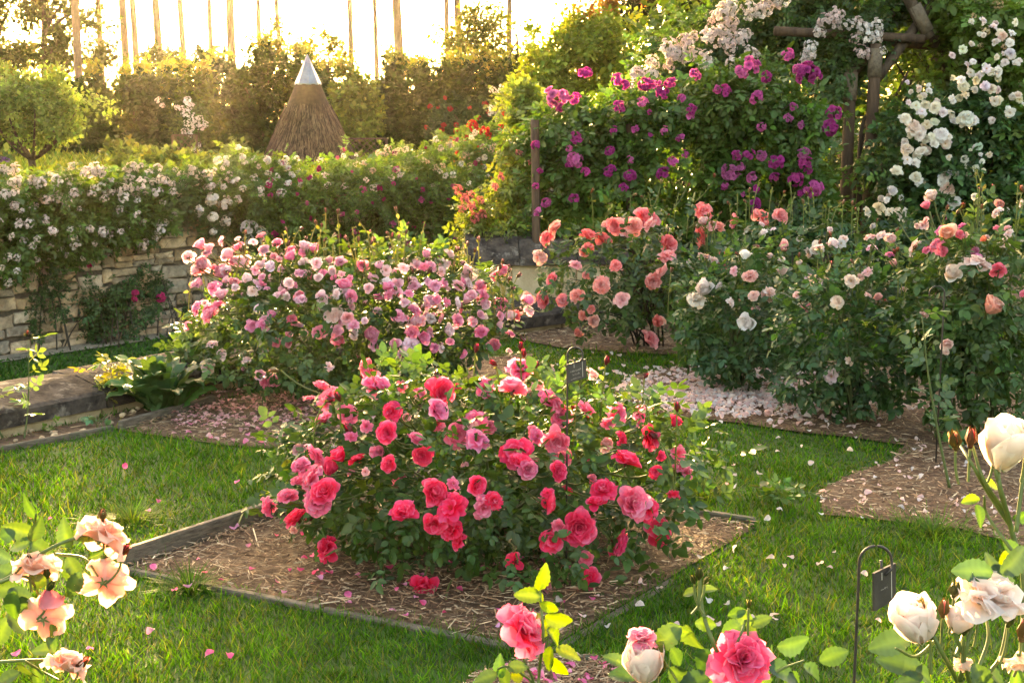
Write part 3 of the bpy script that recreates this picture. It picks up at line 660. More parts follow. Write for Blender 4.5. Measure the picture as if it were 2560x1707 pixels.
# ---- pink bush
eP = Ell(*at(885, 850, 7.75)[:2], .93, .68, .03, .90, 5, .12)
raw = [(355,690,90),(400,800,95),(515,830,90),(145,715,80),(500,630,70),(850,720,90),(840,805,80),(1035,830,60),(675,865,70),(60,860,130),(155,860,80),(220,920,110),(310,950,90),(160,990,110),(965,1060,100),(1110,990,90),(1165,1060,90),(1490,985,90),(1380,1030,80),(875,930,60),(1060,1225,120),(940,1320,115),(1070,1320,90),(1095,1380,90),(440,1270,90),(540,1250,110),(500,1310,70),(610,1195,60),(630,1390,70),(690,1415,55),(730,1350,70),(1280,1350,110),(1345,1400,90),(1510,1205,100),(1620,1165,100),(1600,1240,90),(1680,1255,80),(1740,1250,80),(1615,1315,100),(1685,1360,90),(1760,1330,80),(1600,1415,130),(1560,1480,90),(1470,1405,75),(1850,1420,60),(1775,1450,70),(1910,1400,60),(2010,910,90),(2000,980,90),(1840,960,70),(2110,980,90),(2230,850,90),(2230,910,80),(2140,1080,110),(2270,1080,110),(2320,1170,80),(1960,1240,100),(2045,1230,80),(2120,1300,100),(1985,1110,80),(1800,1090,60),(1590,1050,70),(1565,1100,70),(2270,1435,95),(1980,1495,70),(2330,1330,70),(2400,1200,80),(2440,1090,80)]
rp = conv(raw, 480, 380, 2.94) + conv([(955,985,62),(1225,1035,80),(1190,1010,50),(1255,1050,55),(2005,1035,60),(905,720,70),(980,770,75),(960,720,60),(1010,700,60),(880,800,45),(870,490,60),(900,530,60),(965,445,50)], 0, 380, 1.8375)
PC = [(.93, .34, .50), (.93, .50, .60), (.93, .68, .72)]
ros = [(a, b, c * 1.08, PC[rng.choice(3, p=[.45, .4, .15])], ('full', 'ruffle', 'full', 'cup')[i % 4], .15 if b > 700 else rng.uniform(.3, .8)) for i, (a, b, c) in enumerate(rp)]
for i in range(215):
    a = rng.uniform(490, 1330); top = np.interp(a, [470, 600, 900, 1330], [620, 600, 650, 640]); b = top + abs(rng.normal()) * 120 - 8
    if b < 930 and not (a > 1160 and b < 735): ros.append((a, b, rng.uniform(18, 34), PC[rng.choice(3, p=[.15, .35, .5])], ('ruffle', 'open', 'full', 'cup', 'bud')[i % 5], rng.uniform(.0, .35)))
rose_bush("wide pink rose bush between the low wall and the red roses", eP, 2700, .11, (.050, .095, .024), ros, buds=50, shoots=12, bcol=(.80, .30, .38), ncane=24, shootcol=(.26, .24, .07))  # golden shoot colour has the low sun's rim light painted in
# ---- salmon bush
eS = Ell(*at(1570, 720, 9.2)[:2], .62, .5, .12, 1.02, 8, .16)
raw = conv([(960,50,130),(880,120,140),(1235,140,140),(1230,220,140),(1385,155,140),(810,310,130),(1450,40,130),(1610,110,140),(1660,40,140),(1780,10,120),(1945,160,160),(1970,300,160),(1880,370,110),(2240,90,180),(930,510,120),(1365,540,150),(1260,480,65),(1475,380,100),(1555,410,55),(1830,520,140),(1540,660,125),(1145,645,135),(880,670,150),(1010,690,110),(1195,820,90),(1270,755,80),(1280,840,110),(1185,975,85),(1785,1040,160),(1150,380,100),(710,660,120),(1830,850,100),(1900,860,80)], 1120, 560, 3.564) + conv([(930,1030,75),(955,1180,85),(1120,1005,85),(1225,1000,65),(880,975,80),(610,1000,110),(545,1025,90),(465,1030,80),(1000,1010,60),(560,890,28),(680,845,25),(810,840,25),(920,810,30)], 1280, 0, 1.8234)
SC = [(.88, .25, .27), (.92, .38, .36), (.91, .46, .48), (.91, .55, .46)]
ros = [(a, b, c * 1.12, SC[rng.choice(4, p=[.4, .3, .2, .1])], 'bud' if c < 18 else ('full', 'ruffle')[i % 2], .1 if b > 660 else rng.uniform(.1, .8)) for i, (a, b, c) in enumerate(raw)]
rose_bush("open salmon pink rose bush on bare dark canes beside the stone parapet", eS, 620, .12, (.05, .095, .03), ros, base=gnd(1625, 868), buds=6, shoots=10, bcol=(.85, .25, .12), ncane=16, canecol=(.035, .022, .015), shell=.4)
# ---- pale blush bushes on the right
WC = [(.88, .72, .66), (.90, .58, .58), (.88, .78, .74)]
def blush(lst, ox, oy, s, extra=()):
    out = [(a, b, c * 1.15, WC[rng.integers(0, 3)], ('ruffle', 'open', 'cup')[i % 3] if c > 18 else 'bud', rng.uniform(0, .3)) for i, (a, b, c) in enumerate(conv(lst, ox, oy, s))]
    return out + [(ox + a / s, oy + b / s, c / s, cl, kd, .1) for a, b, c, cl, kd in extra]
def rnd_roses(n, x0, x1, y0, y1, s0=14, s1=30, cols=WC):
    return [(rng.uniform(x0, x1), y0 + (y1 - y0) * rng.random() ** 1.6, rng.uniform(s0, s1), cols[rng.integers(0, len(cols))], ('open', 'ruffle', 'bud', 'cup')[rng.integers(0, 4)], rng.uniform(0, .8)) for _ in range(n)]
e1 = Ell(*at(1840, 830, 7.95)[:2], .40, .40, .04, .84, 12, .12)
rose_bush("dense dark green rose bush standing in white fallen petals", e1, 900, .115, (.044, .10, .034), blush([(62,440,80),(265,520,100),(140,305,55),(-60,440,60),(-190,500,60),(-330,420,90),(-20,520,50)], 1900, 560, 2.45) + blush([(825,1370,80),(1175,1345,65),(1090,1450,75),(1330,1410,75),(750,1375,20),(900,1310,50),(1100,1270,60),(940,1290,45)], 1280, 0, 1.8234) + rnd_roses(10, 1720, 1980, 640, 760), buds=5, bcol=(.85, .30, .32))
e2 = Ell(*at(2130, 850, 7.15)[:2], .40, .36, .04, .88, 14, .12)
rose_bush("dark green rose bush with few blooms right of the white petal carpet", e2, 950, .115, (.042, .098, .034), blush([(470,460,80),(660,450,45),(710,455,45),(450,560,35),(560,350,80),(525,690,30),(555,820,55),(430,925,85),(630,250,40),(600,300,45)], 1900, 560, 2.45, [(790, 465, 35, (.85, .2, .2), 'bud')]) + rnd_roses(16, 1990, 2290, 620, 770), buds=6, bcol=(.85, .28, .30))
e3 = Ell(*at(1960, 640, 9.0)[:2], .62, .34, .15, 1.05, 16, .2)
rose_bush("loose sparse bush of blush roses rising behind the dense dark bushes", e3, 430, .12, (.055, .105, .032), blush([(310,340,100),(295,185,60),(370,155,75),(500,75,55),(500,118,60),(120,130,60),(30,80,60)], 1900, 560, 2.45) + rnd_roses(26, 1700, 2120, 560, 720, 12, 30), buds=14, shoots=12, bcol=(.85, .30, .25), canecol=(.05, .035, .02), shell=.5)
e4 = Ell(*at(2450, 760, 6.7)[:2], .42, .42, .06, 1.20, 18, .18)
MAUVE, PEACH, HOT = (.70, .26, .45), (.90, .52, .40), (.85, .25, .38)
rose_bush("tall rose bush with peach and mauve blooms at the right edge", e4, 1300, .12, (.054, .11, .032), blush([(1000,35,60),(770,80,65),(815,95,60),(670,85,60),(960,130,100),(1165,335,95),(1340,260,140),(995,560,55),(1155,705,65),(1130,785,45),(1480,120,60),(1200,270,50)], 1900, 560, 2.45,
          [(1130, 40, 90, MAUVE, 'full'), (1130, 95, 100, PEACH, 'cup'), (1065, 130, 110, MAUVE, 'ruffle'), (1110, 180, 85, HOT, 'ruffle'), (1195, 65, 60, HOT, 'ruffle'), (780, 180, 60, MAUVE, 'ruffle'), (1400, 530, 130, PEACH, 'cup'), (1405, 135, 45, (.9, .3, .15), 'cup'), (1350, 190, 50, MAUVE, 'full'), (1460, 300, 110, HOT, 'ruffle'), (1590, 430, 50, HOT, 'full'), (1250, 10, 50, MAUVE, 'full'), (1480, 20, 60, HOT, 'ruffle')]) + rnd_roses(22, 2230, 2570, 500, 680, 14, 34, WC + [HOT, PEACH, MAUVE]), base=gnd(2470, 1090), buds=12, shoots=10, bcol=(.85, .25, .20), shell=.45)
# ---- single upright cane with leaves
def cane_plant(label, pts, r0, nleaf, size, colr, name="rose_shoot", cat="rose shoot", top=None, l0=.25):
    P = spline(pts, 16); t = thing(name, label, cat, P[0]); V, T = tube(P, np.linspace(r0, r0 * .35, 16), 6); part("cane", Geo().add(V, T, (.10, .13, .04)), STEM, t)
    for i in range(nleaf):
        q = l0 + (1 - l0) * i / max(1, nleaf - 1); p = np.array([np.interp(q * 15, np.arange(16), P[:, k]) for k in range(3)]); a = i * 2.4 + rng.normal() * .4; o = np.array([math.cos(a), math.sin(a) * .8, .15])
        inst("leaf", LMESH[i % 4], t, mat4(leaf_frames(o[None], 1, .15, .25)[0], p, size * rng.uniform(.75, 1.15)), jitcol(colr, 1)[0])
    for (dp, dia, cl) in (top or []): put_rose(t, P[-1] + np.array(dp), nrm(np.array(dp) * [3, 3, 1] + [0, 0, .06]), dia, cl, 'bud', 'bud')
    return t
d_ = gnd(2375, 1225)[1]
cane_plant("single tall leafy rose cane in front of the right edge bush", [gnd(2375, 1225), at(2345, 1080, d_), at(2320, 930, d_), at(2305, 790, d_)], .007, 11, .125, (.05, .11, .05), top=[((0, 0, .02), .022, (.85, .5, .45))])
cane_plant("tall thick bare rose cane under the right edge bush", [gnd(2425, 1050), at(2410, 930, 7.2), at(2385, 800, 7.2), at(2400, 700, 7.2)], .011, 4, .11, (.04, .09, .04), l0=.6)
cane_plant("young rose shoot with red bud in front of the left low wall", [gnd(60, 1100), at(68, 1040, 6.75), at(72, 960, 6.75), at(70, 850, 6.75)], .005, 9, .15, (.12, .20, .05), top=[((-.012, 0, .02), .02, (.5, .35, .1)), ((0, 0, .03), .028, (.85, .15, .12)), ((.02, 0, .02), .02, (.5, .35, .1))], l0=.35)
cane_plant("dull green rose shoot leaning at the left edge by the low wall", [gnd(10, 1100), at(-20, 1040, 6.7), at(-15, 1000, 6.7), at(5, 970, 6.7)], .006, 6, .12, (.10, .14, .09), l0=.3)

# ================================================================ WALL CLIMBERS
def along_wall(pxx, h, fwd=.0):
    """point above the wall line seen at picture column pxx, height h, fwd metres towards the lawn"""
    u = (pxx - CX) / F; i = np.argmin(np.abs(wall.p[:, 0] / np.maximum(wall.p[:, 1], .5) * math.cos(0) - u)); q = wall.s[i]; p, t_, n_ = wall.at(q); p = p + n_ * fwd; return np.array([p[0], p[1], h])
def blob_foliage(g, blobs, n, size, colr, tmpl, droop=-.1, rnd=.7, sub=None, shell=.35, zmin=None, clump=0):
    vol = np.array([b[1][0] * b[1][1] + b[1][1] * b[1][2] + b[1][0] * b[1][2] for b in blobs]); cnt = rng.multinomial(n, vol / vol.sum()); PP = []; OO = []
    for i, ((c, r), k) in enumerate(zip(blobs, cnt)):
        d = randdir(k); f = lump(int(rng.integers(1e6)), .22)(d); rad = np.clip(1 - np.abs(rng.normal(size=k)) * shell, .05, 1.2); P = np.asarray(c) + d * np.asarray(r) * (rad * f)[:, None]; O_ = nrm(d / np.asarray(r))
        if clump and k > 40:
            m_ = max(7, k // clump); an = rng.integers(0, m_, k); sg = .62 * float(np.mean(r)) / math.sqrt(m_) * rng.uniform(.7, 1.5, m_)[an][:, None]; dl = rng.normal(size=(k, 3)) * sg; P = P[an] + dl; O_ = nrm(O_[an] + nrm(dl) * .9)
        PP.append(P); OO.append(O_)
    P = np.concatenate(PP); O = np.concatenate(OO)
    if zmin is not None: m = P[:, 2] > zmin; P, O = P[m], O[m]
    n = len(P); R = leaf_frames(O, n, droop, rnd); S = size * rng.uniform(.6, 1.25, n); c = jitcol(colr, n, .25, .08)
    for k in range(len(tmpl)):
        q = np.arange(n) % len(tmpl) == k; scatter(g, tmpl[k], P[q], R[q], S[q], c[q])
    return P, O
def clusters(t, pts, meshes, size, cols, name="flower_cluster", cen=None, up=.5):
    for P, s in pts:
        n = nrm(np.array([rng.normal() * .35, -.75, up + rng.normal() * .35])); c = np.clip(np.asarray(cols[rng.integers(0, len(cols))]) * np.exp(rng.normal() * .1), 0, .93)
        inst(name, meshes[rng.integers(0, len(meshes))], t, mat4(frame(n), P, s * size), c)
def climber(label, blobs, n, size, colr, base, ncane, cls=None, cat="climbing rose", name="climbing_rose", tmpl=CL_LO, mat=LEAF, canecol=(.05, .035, .022), r0=.012, droop=-.25, shell=.35, hug=False):
    t = thing(name, label, cat, base); g = Geo(); P, O = blob_foliage(g, blobs, n, size, colr, tmpl, droop, shell=shell, clump=22)
    tips = P[rng.choice(len(P), ncane)]
    if hug:
        for tip in tips: canes(t, along_wall(proj(tip)[0, 0] + rng.normal() * 14, ZS, .06), [tip * [1, 1, 0] + [0, 0, min(tip[2], .6)] - np.array([*wall.at(wall.near(tip[0], tip[1]))[2], 0]) * .1], r0 * .7, .0, .02, col=(.15, .11, .075))
    else: canes(t, base, tips, r0, .1, .12, col=canecol)
    part("foliage", g, mat, t, 'stuff'); return t, P
def front_pts(P, n, s0, s1, cond=None, out=.06):
    if cond is not None: P = P[cond(P)]
    # keep the points nearest the camera in each direction
    pr_ = proj(P); key = np.round(pr_ / 26).astype(int); order = np.argsort(P[:, 1]); seen = set(); keep = []
    for i in order:
        k = (key[i, 0], key[i, 1])
        if k not in seen: seen.add(k); keep.append(i)
    keep = np.array(keep); keep = rng.permutation(keep)[:n]; return [(P[i] - nrm(P[i] - [0, 0, CAMZ]) * out, rng.uniform(s0, s1)) for i in keep]
WHT = [(.88, .84, .80), (.86, .76, .74), (.90, .86, .78)]
# white rambler at the left, spilling over the wall
bl = [(along_wall(x, h, f), (rx, .32, r)) for x, h, f, rx, r in [(-60, .78, .02, .5, .30), (40, .80, .02, .5, .30), (130, .78, .02, .5, .30), (220, .78, .02, .5, .30), (310, .80, -.02, .45, .30), (400, .92, -.1, .4, .2), (470, .96, -.15, .4, .14), (-40, .52, .12, .45, .24), (60, .52, .12, .45, .22), (150, .52, .12, .45, .22), (240, .56, .12, .4, .2), (320, .6, .12, .3, .18), (20, .32, .1, .25, .14), (-60, .3, .1, .3, .14), (130, .34, .1, .2, .1)]]
t, P = climber("white rambling rose covering the left end of the retaining wall", bl, 8200, .14, (.075, .13, .022), along_wall(150, ZS, .15), 3, hug=True)
clusters(t, front_pts(P, 110, .4, 1.05, lambda P: P[:, 2] > .80 + .2 * rng.random(len(P))), CLF, .17, [(.88, .78, .74), (.86, .80, .80), (.90, .80, .70)], up=.7)
clusters(t, front_pts(P, 45, .35, .9, lambda P: (P[:, 2] < .95) & (P[:, 0] > -4.6)), CLF, .17, [(.84, .78, .80), (.88, .84, .84)])
clusters(t, front_pts(P, 45, .4, .75, lambda P: P[:, 2] < .6), CLF, .16, WHT)
# small white climber, on the bare stones
bl = [(along_wall(x, h, f), r) for x, h, f, r in [(455, .72, .12, (.3, .25, .16)), (520, .62, .15, (.28, .2, .14)), (575, .42, .15, (.25, .18, .18)), (610, .38, .15, (.2, .16, .16)), (430, .92, .1, (.25, .2, .18))]]
t, P = climber("small white climber with large bloom clusters beside the wall gap", bl, 1100, .13, (.06, .11, .035), along_wall(560, ZS, .12), 4, hug=True)
clusters(t, [(along_wall(x, 0, .34) * [1, 1, 0] + [0, 0, at(x, y, along_wall(x, 0, .34)[1])[2]], s) for x, y, s in [(468, 500, .9), (503, 512, 1.0), (535, 500, .6), (455, 525, .8), (480, 545, .7), (500, 555, .8), (520, 560, .8), (575, 575, 1.1), (595, 590, 1.1), (560, 600, .8), (612, 588, .9), (610, 610, .7), (470, 580, .5), (555, 630, .5), (385, 545, .6), (360, 560, .6)]], CLM, .22, [(.90, .88, .84)])
# green rambler with magenta blooms, middle and right of the wall
bl = [(along_wall(x, h, f), (rx, .45, r)) for x, h, f, rx, r in [(560, .92, .05, .5, .26), (640, .92, .05, .5, .30), (720, .86, .05, .55, .34), (800, .80, .08, .55, .38), (880, .74, .08, .6, .42), (960, .78, .05, .6, .40), (1040, .85, .05, .6, .42), (1120, .92, .05, .6, .45), (1190, 1.0, .05, .6, .4)]] + [(along_wall(x, h, f), (.5, .3, r)) for x, h, f, r in [(600, .55, .2, .3), (690, .35, .2, .35), (790, .25, .22, .45), (880, .1, .22, .4), (1060, .35, .22, .45), (1120, .2, .22, .5), (1180, .3, .2, .5), (830, -.25, .2, .3), (920, -.35, .2, .25), (1080, -.2, .2, .35), (760, -.2, .2, .25), (690, .6, .2, .25), (980, .45, .18, .25)]]
t, P = climber("green rambling rose with sparse magenta blooms on the middle of the wall", bl, 11000, .14, (.075, .13, .022), along_wall(850, ZS, .15), 12, hug=True)
clusters(t, front_pts(P, 75, .3, .7, lambda P: (P[:, 0] > -2.6) & (P[:, 2] > -.1)), CLM, .17, [(.38, .03, .14), (.45, .05, .2), (.55, .12, .28)])
clusters(t, front_pts(P, 60, .35, .6, lambda P: P[:, 2] > .8), CLF, .2, WHT)
clusters(t, front_pts(P, 22, .4, .8, lambda P: (P[:, 0] < -2.4) & (P[:, 2] > .85)), CLM, .16, [(.90, .88, .84)])
clusters(t, front_pts(P, 26, .5, .8, lambda P: (P[:, 0] > -1.8) & (P[:, 2] > 1.0)), CLF, .17, [(.86, .66, .50), (.88, .74, .6)])
# small climbers low on the stones
def wall_sprig(label, spots, n, fl=(), colr=(.05, .10, .03)):
    bl = [(along_wall(x, h, .12), r) for x, h, r in spots]; t, P = climber(label, bl, n, .115, colr, along_wall(spots[-1][0], ZS, .16), 6, cat="climbing rose", r0=.008)
    clusters(t, [(along_wall(x, at(x, y, along_wall(x, 0, .25)[1])[2], .28), s) for x, y, s in fl], CLM, .2, [(.62, .05, .20)])
wall_sprig("bushy green climber with crimson blooms low on the stone wall", [(215, -.15, (.2, .14, .25)), (235, -.3, (.18, .14, .28)), (260, -.1, (.14, .12, .2)), (225, -.42, (.14, .14, .15))], 420, [(276, 735, .6), (278, 748, .5)])
wall_sprig("thin green climber with one red bloom beside the pink bush on the wall", [(320, -.1, (.16, .12, .2)), (310, -.3, (.18, .12, .24)), (300, -.42, (.15, .12, .14))], 240, [(338, 742, .7), (171, 660, .6)])
wall_sprig("thin climber on bare stems at the left end of the stone wall", [(85, .0, (.16, .1, .2)), (70, -.2, (.1, .1, .25)), (110, -.1, (.14, .1, .12))], 170)
wall_sprig("tiny fern like plant growing in the stone joints near the pink bush", [(435, -.35, (.08, .08, .12)), (400, -.1, (.06, .08, .1))], 90)
vt = thing("bare_vine", "tangle of bare brown vine stems spread over the stone wall", "vine", along_wall(420, ZS, .1))
for i in range(12):
    x0 = rng.uniform(400, 640); pts = [along_wall(x0 + rng.normal() * 12 + k * rng.normal() * 16, ZS + .1 + k * .26, .09 + rng.random() * .05) for k in range(5)]
    V, T = tube(spline(pts, 12), np.linspace(.005, .0018, 12), 4, False); part("vine_stem", Geo().add(V, T, (.20, .15, .10)), STEM, vt)
# coral flowered shrub with lime leaves over the parapet
c_ = at(1290, 470, 11.6)
bl = [(at(x, y, d), r) for x, y, d, r in [(1240, 560, 11.1, (.22, .22, .16)), (1290, 500, 11.4, (.28, .25, .22)), (1330, 450, 11.6, (.3, .28, .25)), (1200, 590, 11.0, (.16, .16, .1)), (1300, 400, 11.7, (.22, .25, .2)), (1340, 350, 11.8, (.22, .22, .2)), (1180, 530, 11.2, (.1, .14, .08))]]
t, P = climber("lime leaved shrub with coral flower spikes leaning over the stone parapet", bl, 1500, .13, (.13, .17, .03), np.array([.35, 11.7, 0]), 12, cat="shrub", name="flowering_shrub", r0=.008)
for i, (x, y, s) in enumerate([(1150, 478, 1.), (1165, 500, 1.), (1185, 520, 1.), (1160, 525, .9), (1190, 550, 1.), (1210, 540, .9), (1180, 490, .8), (1255, 445, .8), (1240, 470, .8), (1205, 505, .9), (1300, 385, .7), (1330, 410, .7)]):
    inst("flower_spike", CLF[i % 3], t, mat4(frame([-.5 + rng.normal() * .2, -.5, .6]), at(x, y, 10.95), np.array([.10, .10, .17]) * s), (.74, .24, .25) if i < 10 else (.5, .2, .2))

# ================================================================ TRELLISED AND PERGOLA ROSES (right)
def post(label, a, b, r, mat=POST, name="wooden_post", cat="post", sides=10):
    t = thing(name, label, cat, a); V, T = tube(spline([a, (np.asarray(a) + b) / 2 + rng.normal(size=3) * .004, b], 6), r, sides); part("pole", Geo().add(V, T), mat, t); return t
for x, yt, lab in ((1337, 300, "weathered wooden post at the left end of the purple rose hedge"), (1575, 310, "wooden post half hidden in the middle of the purple rose hedge")):
    p = at(x, yt, 10.9 if x < 1400 else 11.1); post(lab, np.array([p[0] + .02, p[1], -.1]), p, .035)
bl = [(at(x, y, d), r) for x, y, d, r in [(1420, 330, 11.2, (.40, .35, .28)), (1560, 300, 11.3, (.45, .38, .30)), (1720, 275, 11.3, (.48, .4, .36)), (1880, 270, 11.2, (.48, .4, .36)), (2000, 290, 11.2, (.32, .35, .3)), (1420, 440, 11.1, (.36, .32, .36)), (1560, 440, 11.2, (.42, .35, .38)), (1720, 430, 11.2, (.45, .38, .40)), (1880, 430, 11.2, (.45, .38, .38)), (2000, 430, 11.1, (.26, .3, .32)), (1380, 560, 11.2, (.25, .28, .3)), (1620, 580, 11.3, (.45, .3, .3)), (1850, 590, 11.2, (.5, .3, .3)), (1480, 610, 11.2, (.3, .28, .3)), (2040, 560, 11.2, (.25, .3, .3))]]
t, P = climber("wide purple rambling rose hedge on posts above the salmon bush", bl, 8200, .15, (.065, .13, .024), np.array([1.3, 11.4, 0]), 22, tmpl=CL_HI[:3], r0=.011)
PUR = [(.58, .07, .34), (.64, .12, .40), (.50, .05, .30), (.70, .18, .46)]
raw = [(335,335,50),(475,365,60),(200,450,90),(285,450,60),(220,490,50),(835,340,60),(1085,315,90),(1250,258,60),(1350,340,100),(1155,355,50),(590,465,55),(605,390,60),(690,430,60),(725,380,50),(480,490,60),(505,395,50),(965,425,60),(1115,445,65),(810,500,55),(815,540,40),(625,510,25),(295,630,55),(260,680,30),(285,730,70),(275,760,55),(330,790,45),(445,695,45),(465,600,40),(565,597,40),(630,617,22),(695,600,40),(770,630,45),(785,705,35),(735,738,45),(540,730,35),(445,780,65),(535,805,55),(505,860,45),(695,800,60),(285,910,45),(155,930,45),(120,965,45),(110,670,45),(110,850,30),(125,780,30),(1135,580,40),(1315,575,40),(1255,545,45),(1470,520,65),(1455,585,70),(1325,700,65),(1335,750,60),(1345,780,50),(1205,735,75),(1130,710,50),(1075,715,60),(1020,710,50),(1000,785,75),(1040,765,50),(1100,815,50),(1200,815,45),(1295,820,65),(1110,860,35),(1370,870,85),(1310,885,35),(1055,890,25),(1100,930,55),(1100,955,40),(970,850,35),(1285,490,40),(1040,330,60),(1310,330,60),(1390,350,60),(230,440,60),(320,345,50),(655,395,50),(770,455,40),(940,410,40)]
clusters(t, [(at(a, b, 10.72), c * 10.72 / F) for a, b, c in conv(raw, 1280, 0, 1.8234)], CLM, 1.45, PUR)
# white rambler over the top
bl = [(at(x, y, d), r) for x, y, d, r in [(1640, 190, 12.6, (.35, .4, .25)), (1740, 140, 12.8, (.45, .45, .32)), (1830, 90, 12.8, (.45, .45, .4)), (1900, 30, 12.8, (.5, .5, .4)), (2010, 20, 12.9, (.5, .5, .35)), (2070, 110, 12.4, (.4, .4, .3)), (2150, 80, 12.3, (.35, .4, .3)), (1900, 150, 12.7, (.4, .4, .3)), (2140, -20, 12.7, (.6, .6, .3)), (2090, 200, 12.2, (.25, .3, .2))]]
t, P = climber("white rambling rose climbing the left side of the pergola", bl, 5200, .14, (.05, .10, .028), np.array([2.6, 13.0, 0]), 12, r0=.014)
raw = [(560,370,70),(640,280,50),(640,345,55),(715,215,70),(735,260,70),(790,190,60),(830,165,40),(845,250,50),(800,215,60),(715,310,45),(950,80,80),(960,140,70),(1000,30,60),(930,190,80),(990,200,70),(1040,170,60),(1080,240,60),(1050,190,50),(880,290,60),(1000,290,60),(1060,275,50),(1080,40,60),(1150,25,70),(1200,10,50),(1440,110,80),(1400,150,60),(1360,220,60),(1340,275,50),(1590,130,60),(1640,150,70),(1590,240,60),(1680,240,50),(580,345,60),(700,230,60),(760,240,60),(905,150,60),(1000,110,60),(1100,60,50),(1160,0,60),(1230,10,60),(1470,90,60),(1520,120,50),(1660,120,60),(1620,180,60),(1350,250,60)]
raw = raw + [(a + rng.normal() * 28, b + rng.normal() * 28, c * rng.uniform(.6, 1)) for a, b, c in raw]
clusters(t, [(at(a, b, 11.9), c * 11.9 / F) for a, b, c in conv(raw, 1280, 0, 1.8234)], CLF, 1.45, [(.90, .80, .78), (.88, .74, .72), (.90, .84, .80)])
# pergola
pg = thing("pergola", "rustic round pole pergola overgrown with climbing roses", "pergola", (3.0, 12.0, 0))
def pole(a, b, r, mat=POST, nm="post", sides=9, bend=.0):
    a, b = np.asarray(a, float), np.asarray(b, float); V, T = tube(spline([a, (a + b) / 2 + rng.normal(size=3) * bend, b], 7), np.linspace(r, r * .92, 7), sides); return part(nm, Geo().add(V, T), mat, pg)
for (x0, y0, x1, y1, d, r) in [(2108, 640, 2128, 170, 12.0, .055), (2164, 640, 2190, 110, 11.9, .055), (2345, 640, 2352, 120, 12.6, .055), (2380, 640, 2395, 250, 12.1, .05), (2620, 640, 2640, 0, 11.6, .055), (1900, 640, 1905, 60, 13.4, .05)]:
    a = at(x0, y0, d); b = at(x1, y1, d); a = a + (b - a) * ((-.05 - a[2]) / (b[2] - a[2])); o = pole(a, b, r)
    ra = b - nrm(b - a) * .28; V, T = tube([ra, b - nrm(b - a) * .04], r * 1.09, 10); part("rope_wrap", Geo().add(V, T), ROPE, pg)
for (x0, y0, x1, y1, d0, d1, r, nm) in [(1935, 78, 2310, 98, 12.05, 12.05, .042, "beam"), (2100, 100, 2340, 118, 12.3, 12.7, .035, "beam"), (2430, 300, 2700, 318, 12.0, 11.5, .05, "beam"), (2200, 330, 2430, 305, 12.3, 12.0, .03, "beam"), (2128, 190, 2180, 95, 12.05, 12.05, .045, "brace"), (2190, 200, 2330, 10, 12.0, 12.3, .045, "brace"), (2160, 110, 2260, 0, 12.2, 12.4, .04, "brace"), (2265, -20, 2325, 95, 12.1, 12.1, .055, "brace"), (2400, 255, 2470, 110, 12.1, 12.4, .04, "brace"), (2340, 120, 2320, -30, 12.5, 12.5, .045, "brace"), (2210, 300, 2290, 190, 12.3, 12.6, .025, "brace"), (2260, 260, 2340, 140, 12.4, 12.7, .025, "brace"), (1900, 60, 2700, 20, 14.0, 13.5, .05, "beam")]:
    pole(at(x0, y0, d0), at(x1, y1, d1), r, POST if nm == "beam" else BARK, nm, 8, .015)
V, T = tube([at(2285, 15, 12.1), at(2318, 80, 12.1)], .062, 10); part("rope_wrap", Geo().add(V, T), ROPE, pg)
# dark bare stems of the climber between the posts
st = thing("climbing_rose", "old dark twisting rose stems rising between the pergola posts", "climbing rose", gnd(2140, 760))
for (a, b, c_) in [((2150, 640), (2135, 480), (2190, 200)), ((2130, 640), (2160, 420), (2270, 180)), ((2145, 640), (2190, 450), (2330, 200)), ((2160, 640), (2150, 350), (2200, 250))]:
    p = [at(*a, 12.3), at(*b, 12.3), at(*c_, 12.4)]; p[0][2] = -.02; V, T = tube(spline(p, 12), np.linspace(.022, .012, 12), 6); part("cane", Geo().add(V, T), BARK, st)
# canopy on the pergola
bl = [(at(x, y, d), r) for x, y, d, r in [(2200, -30, 12.6, (.6, .6, .22)), (2400, 10, 12.6, (.45, .5, .3)), (2520, 60, 12.2, (.45, .5, .4)), (2450, 150, 12.3, (.35, .4, .3)), (2560, 220, 12.0, (.4, .4, .35)), (2330, 160, 12.8, (.3, .35, .2)), (2300, 40, 13.0, (.5, .4, .2)), (2660, 100, 12.0, (.5, .5, .5)), (2250, 270, 12.4, (.25, .2, .12)), (2210, 300, 12.2, (.2, .18, .1)), (2350, 230, 12.4, (.2, .25, .2)), (2620, 350, 11.6, (.4, .35, .35))]]
t, P = climber("leafy green climber forming the canopy over the pergola", bl, 5200, .17, (.11, .19, .035), np.array([4.3, 12.8, 0]), 12, tmpl=CL_HI[:3], r0=.014)
raw = [(1410,30,70),(1255,105,50),(1325,190,75),(1480,245,60),(1450,290,50),(1540,520,50),(1430,60,40),(1300,280,40)]
clusters(t, [(at(a, b, 11.75), c * 11.75 / F) for a, b, c in conv(raw, 1920, 0, 2.45)], CLF, 1.1, [(.82, .62, .38), (.85, .68, .45)])
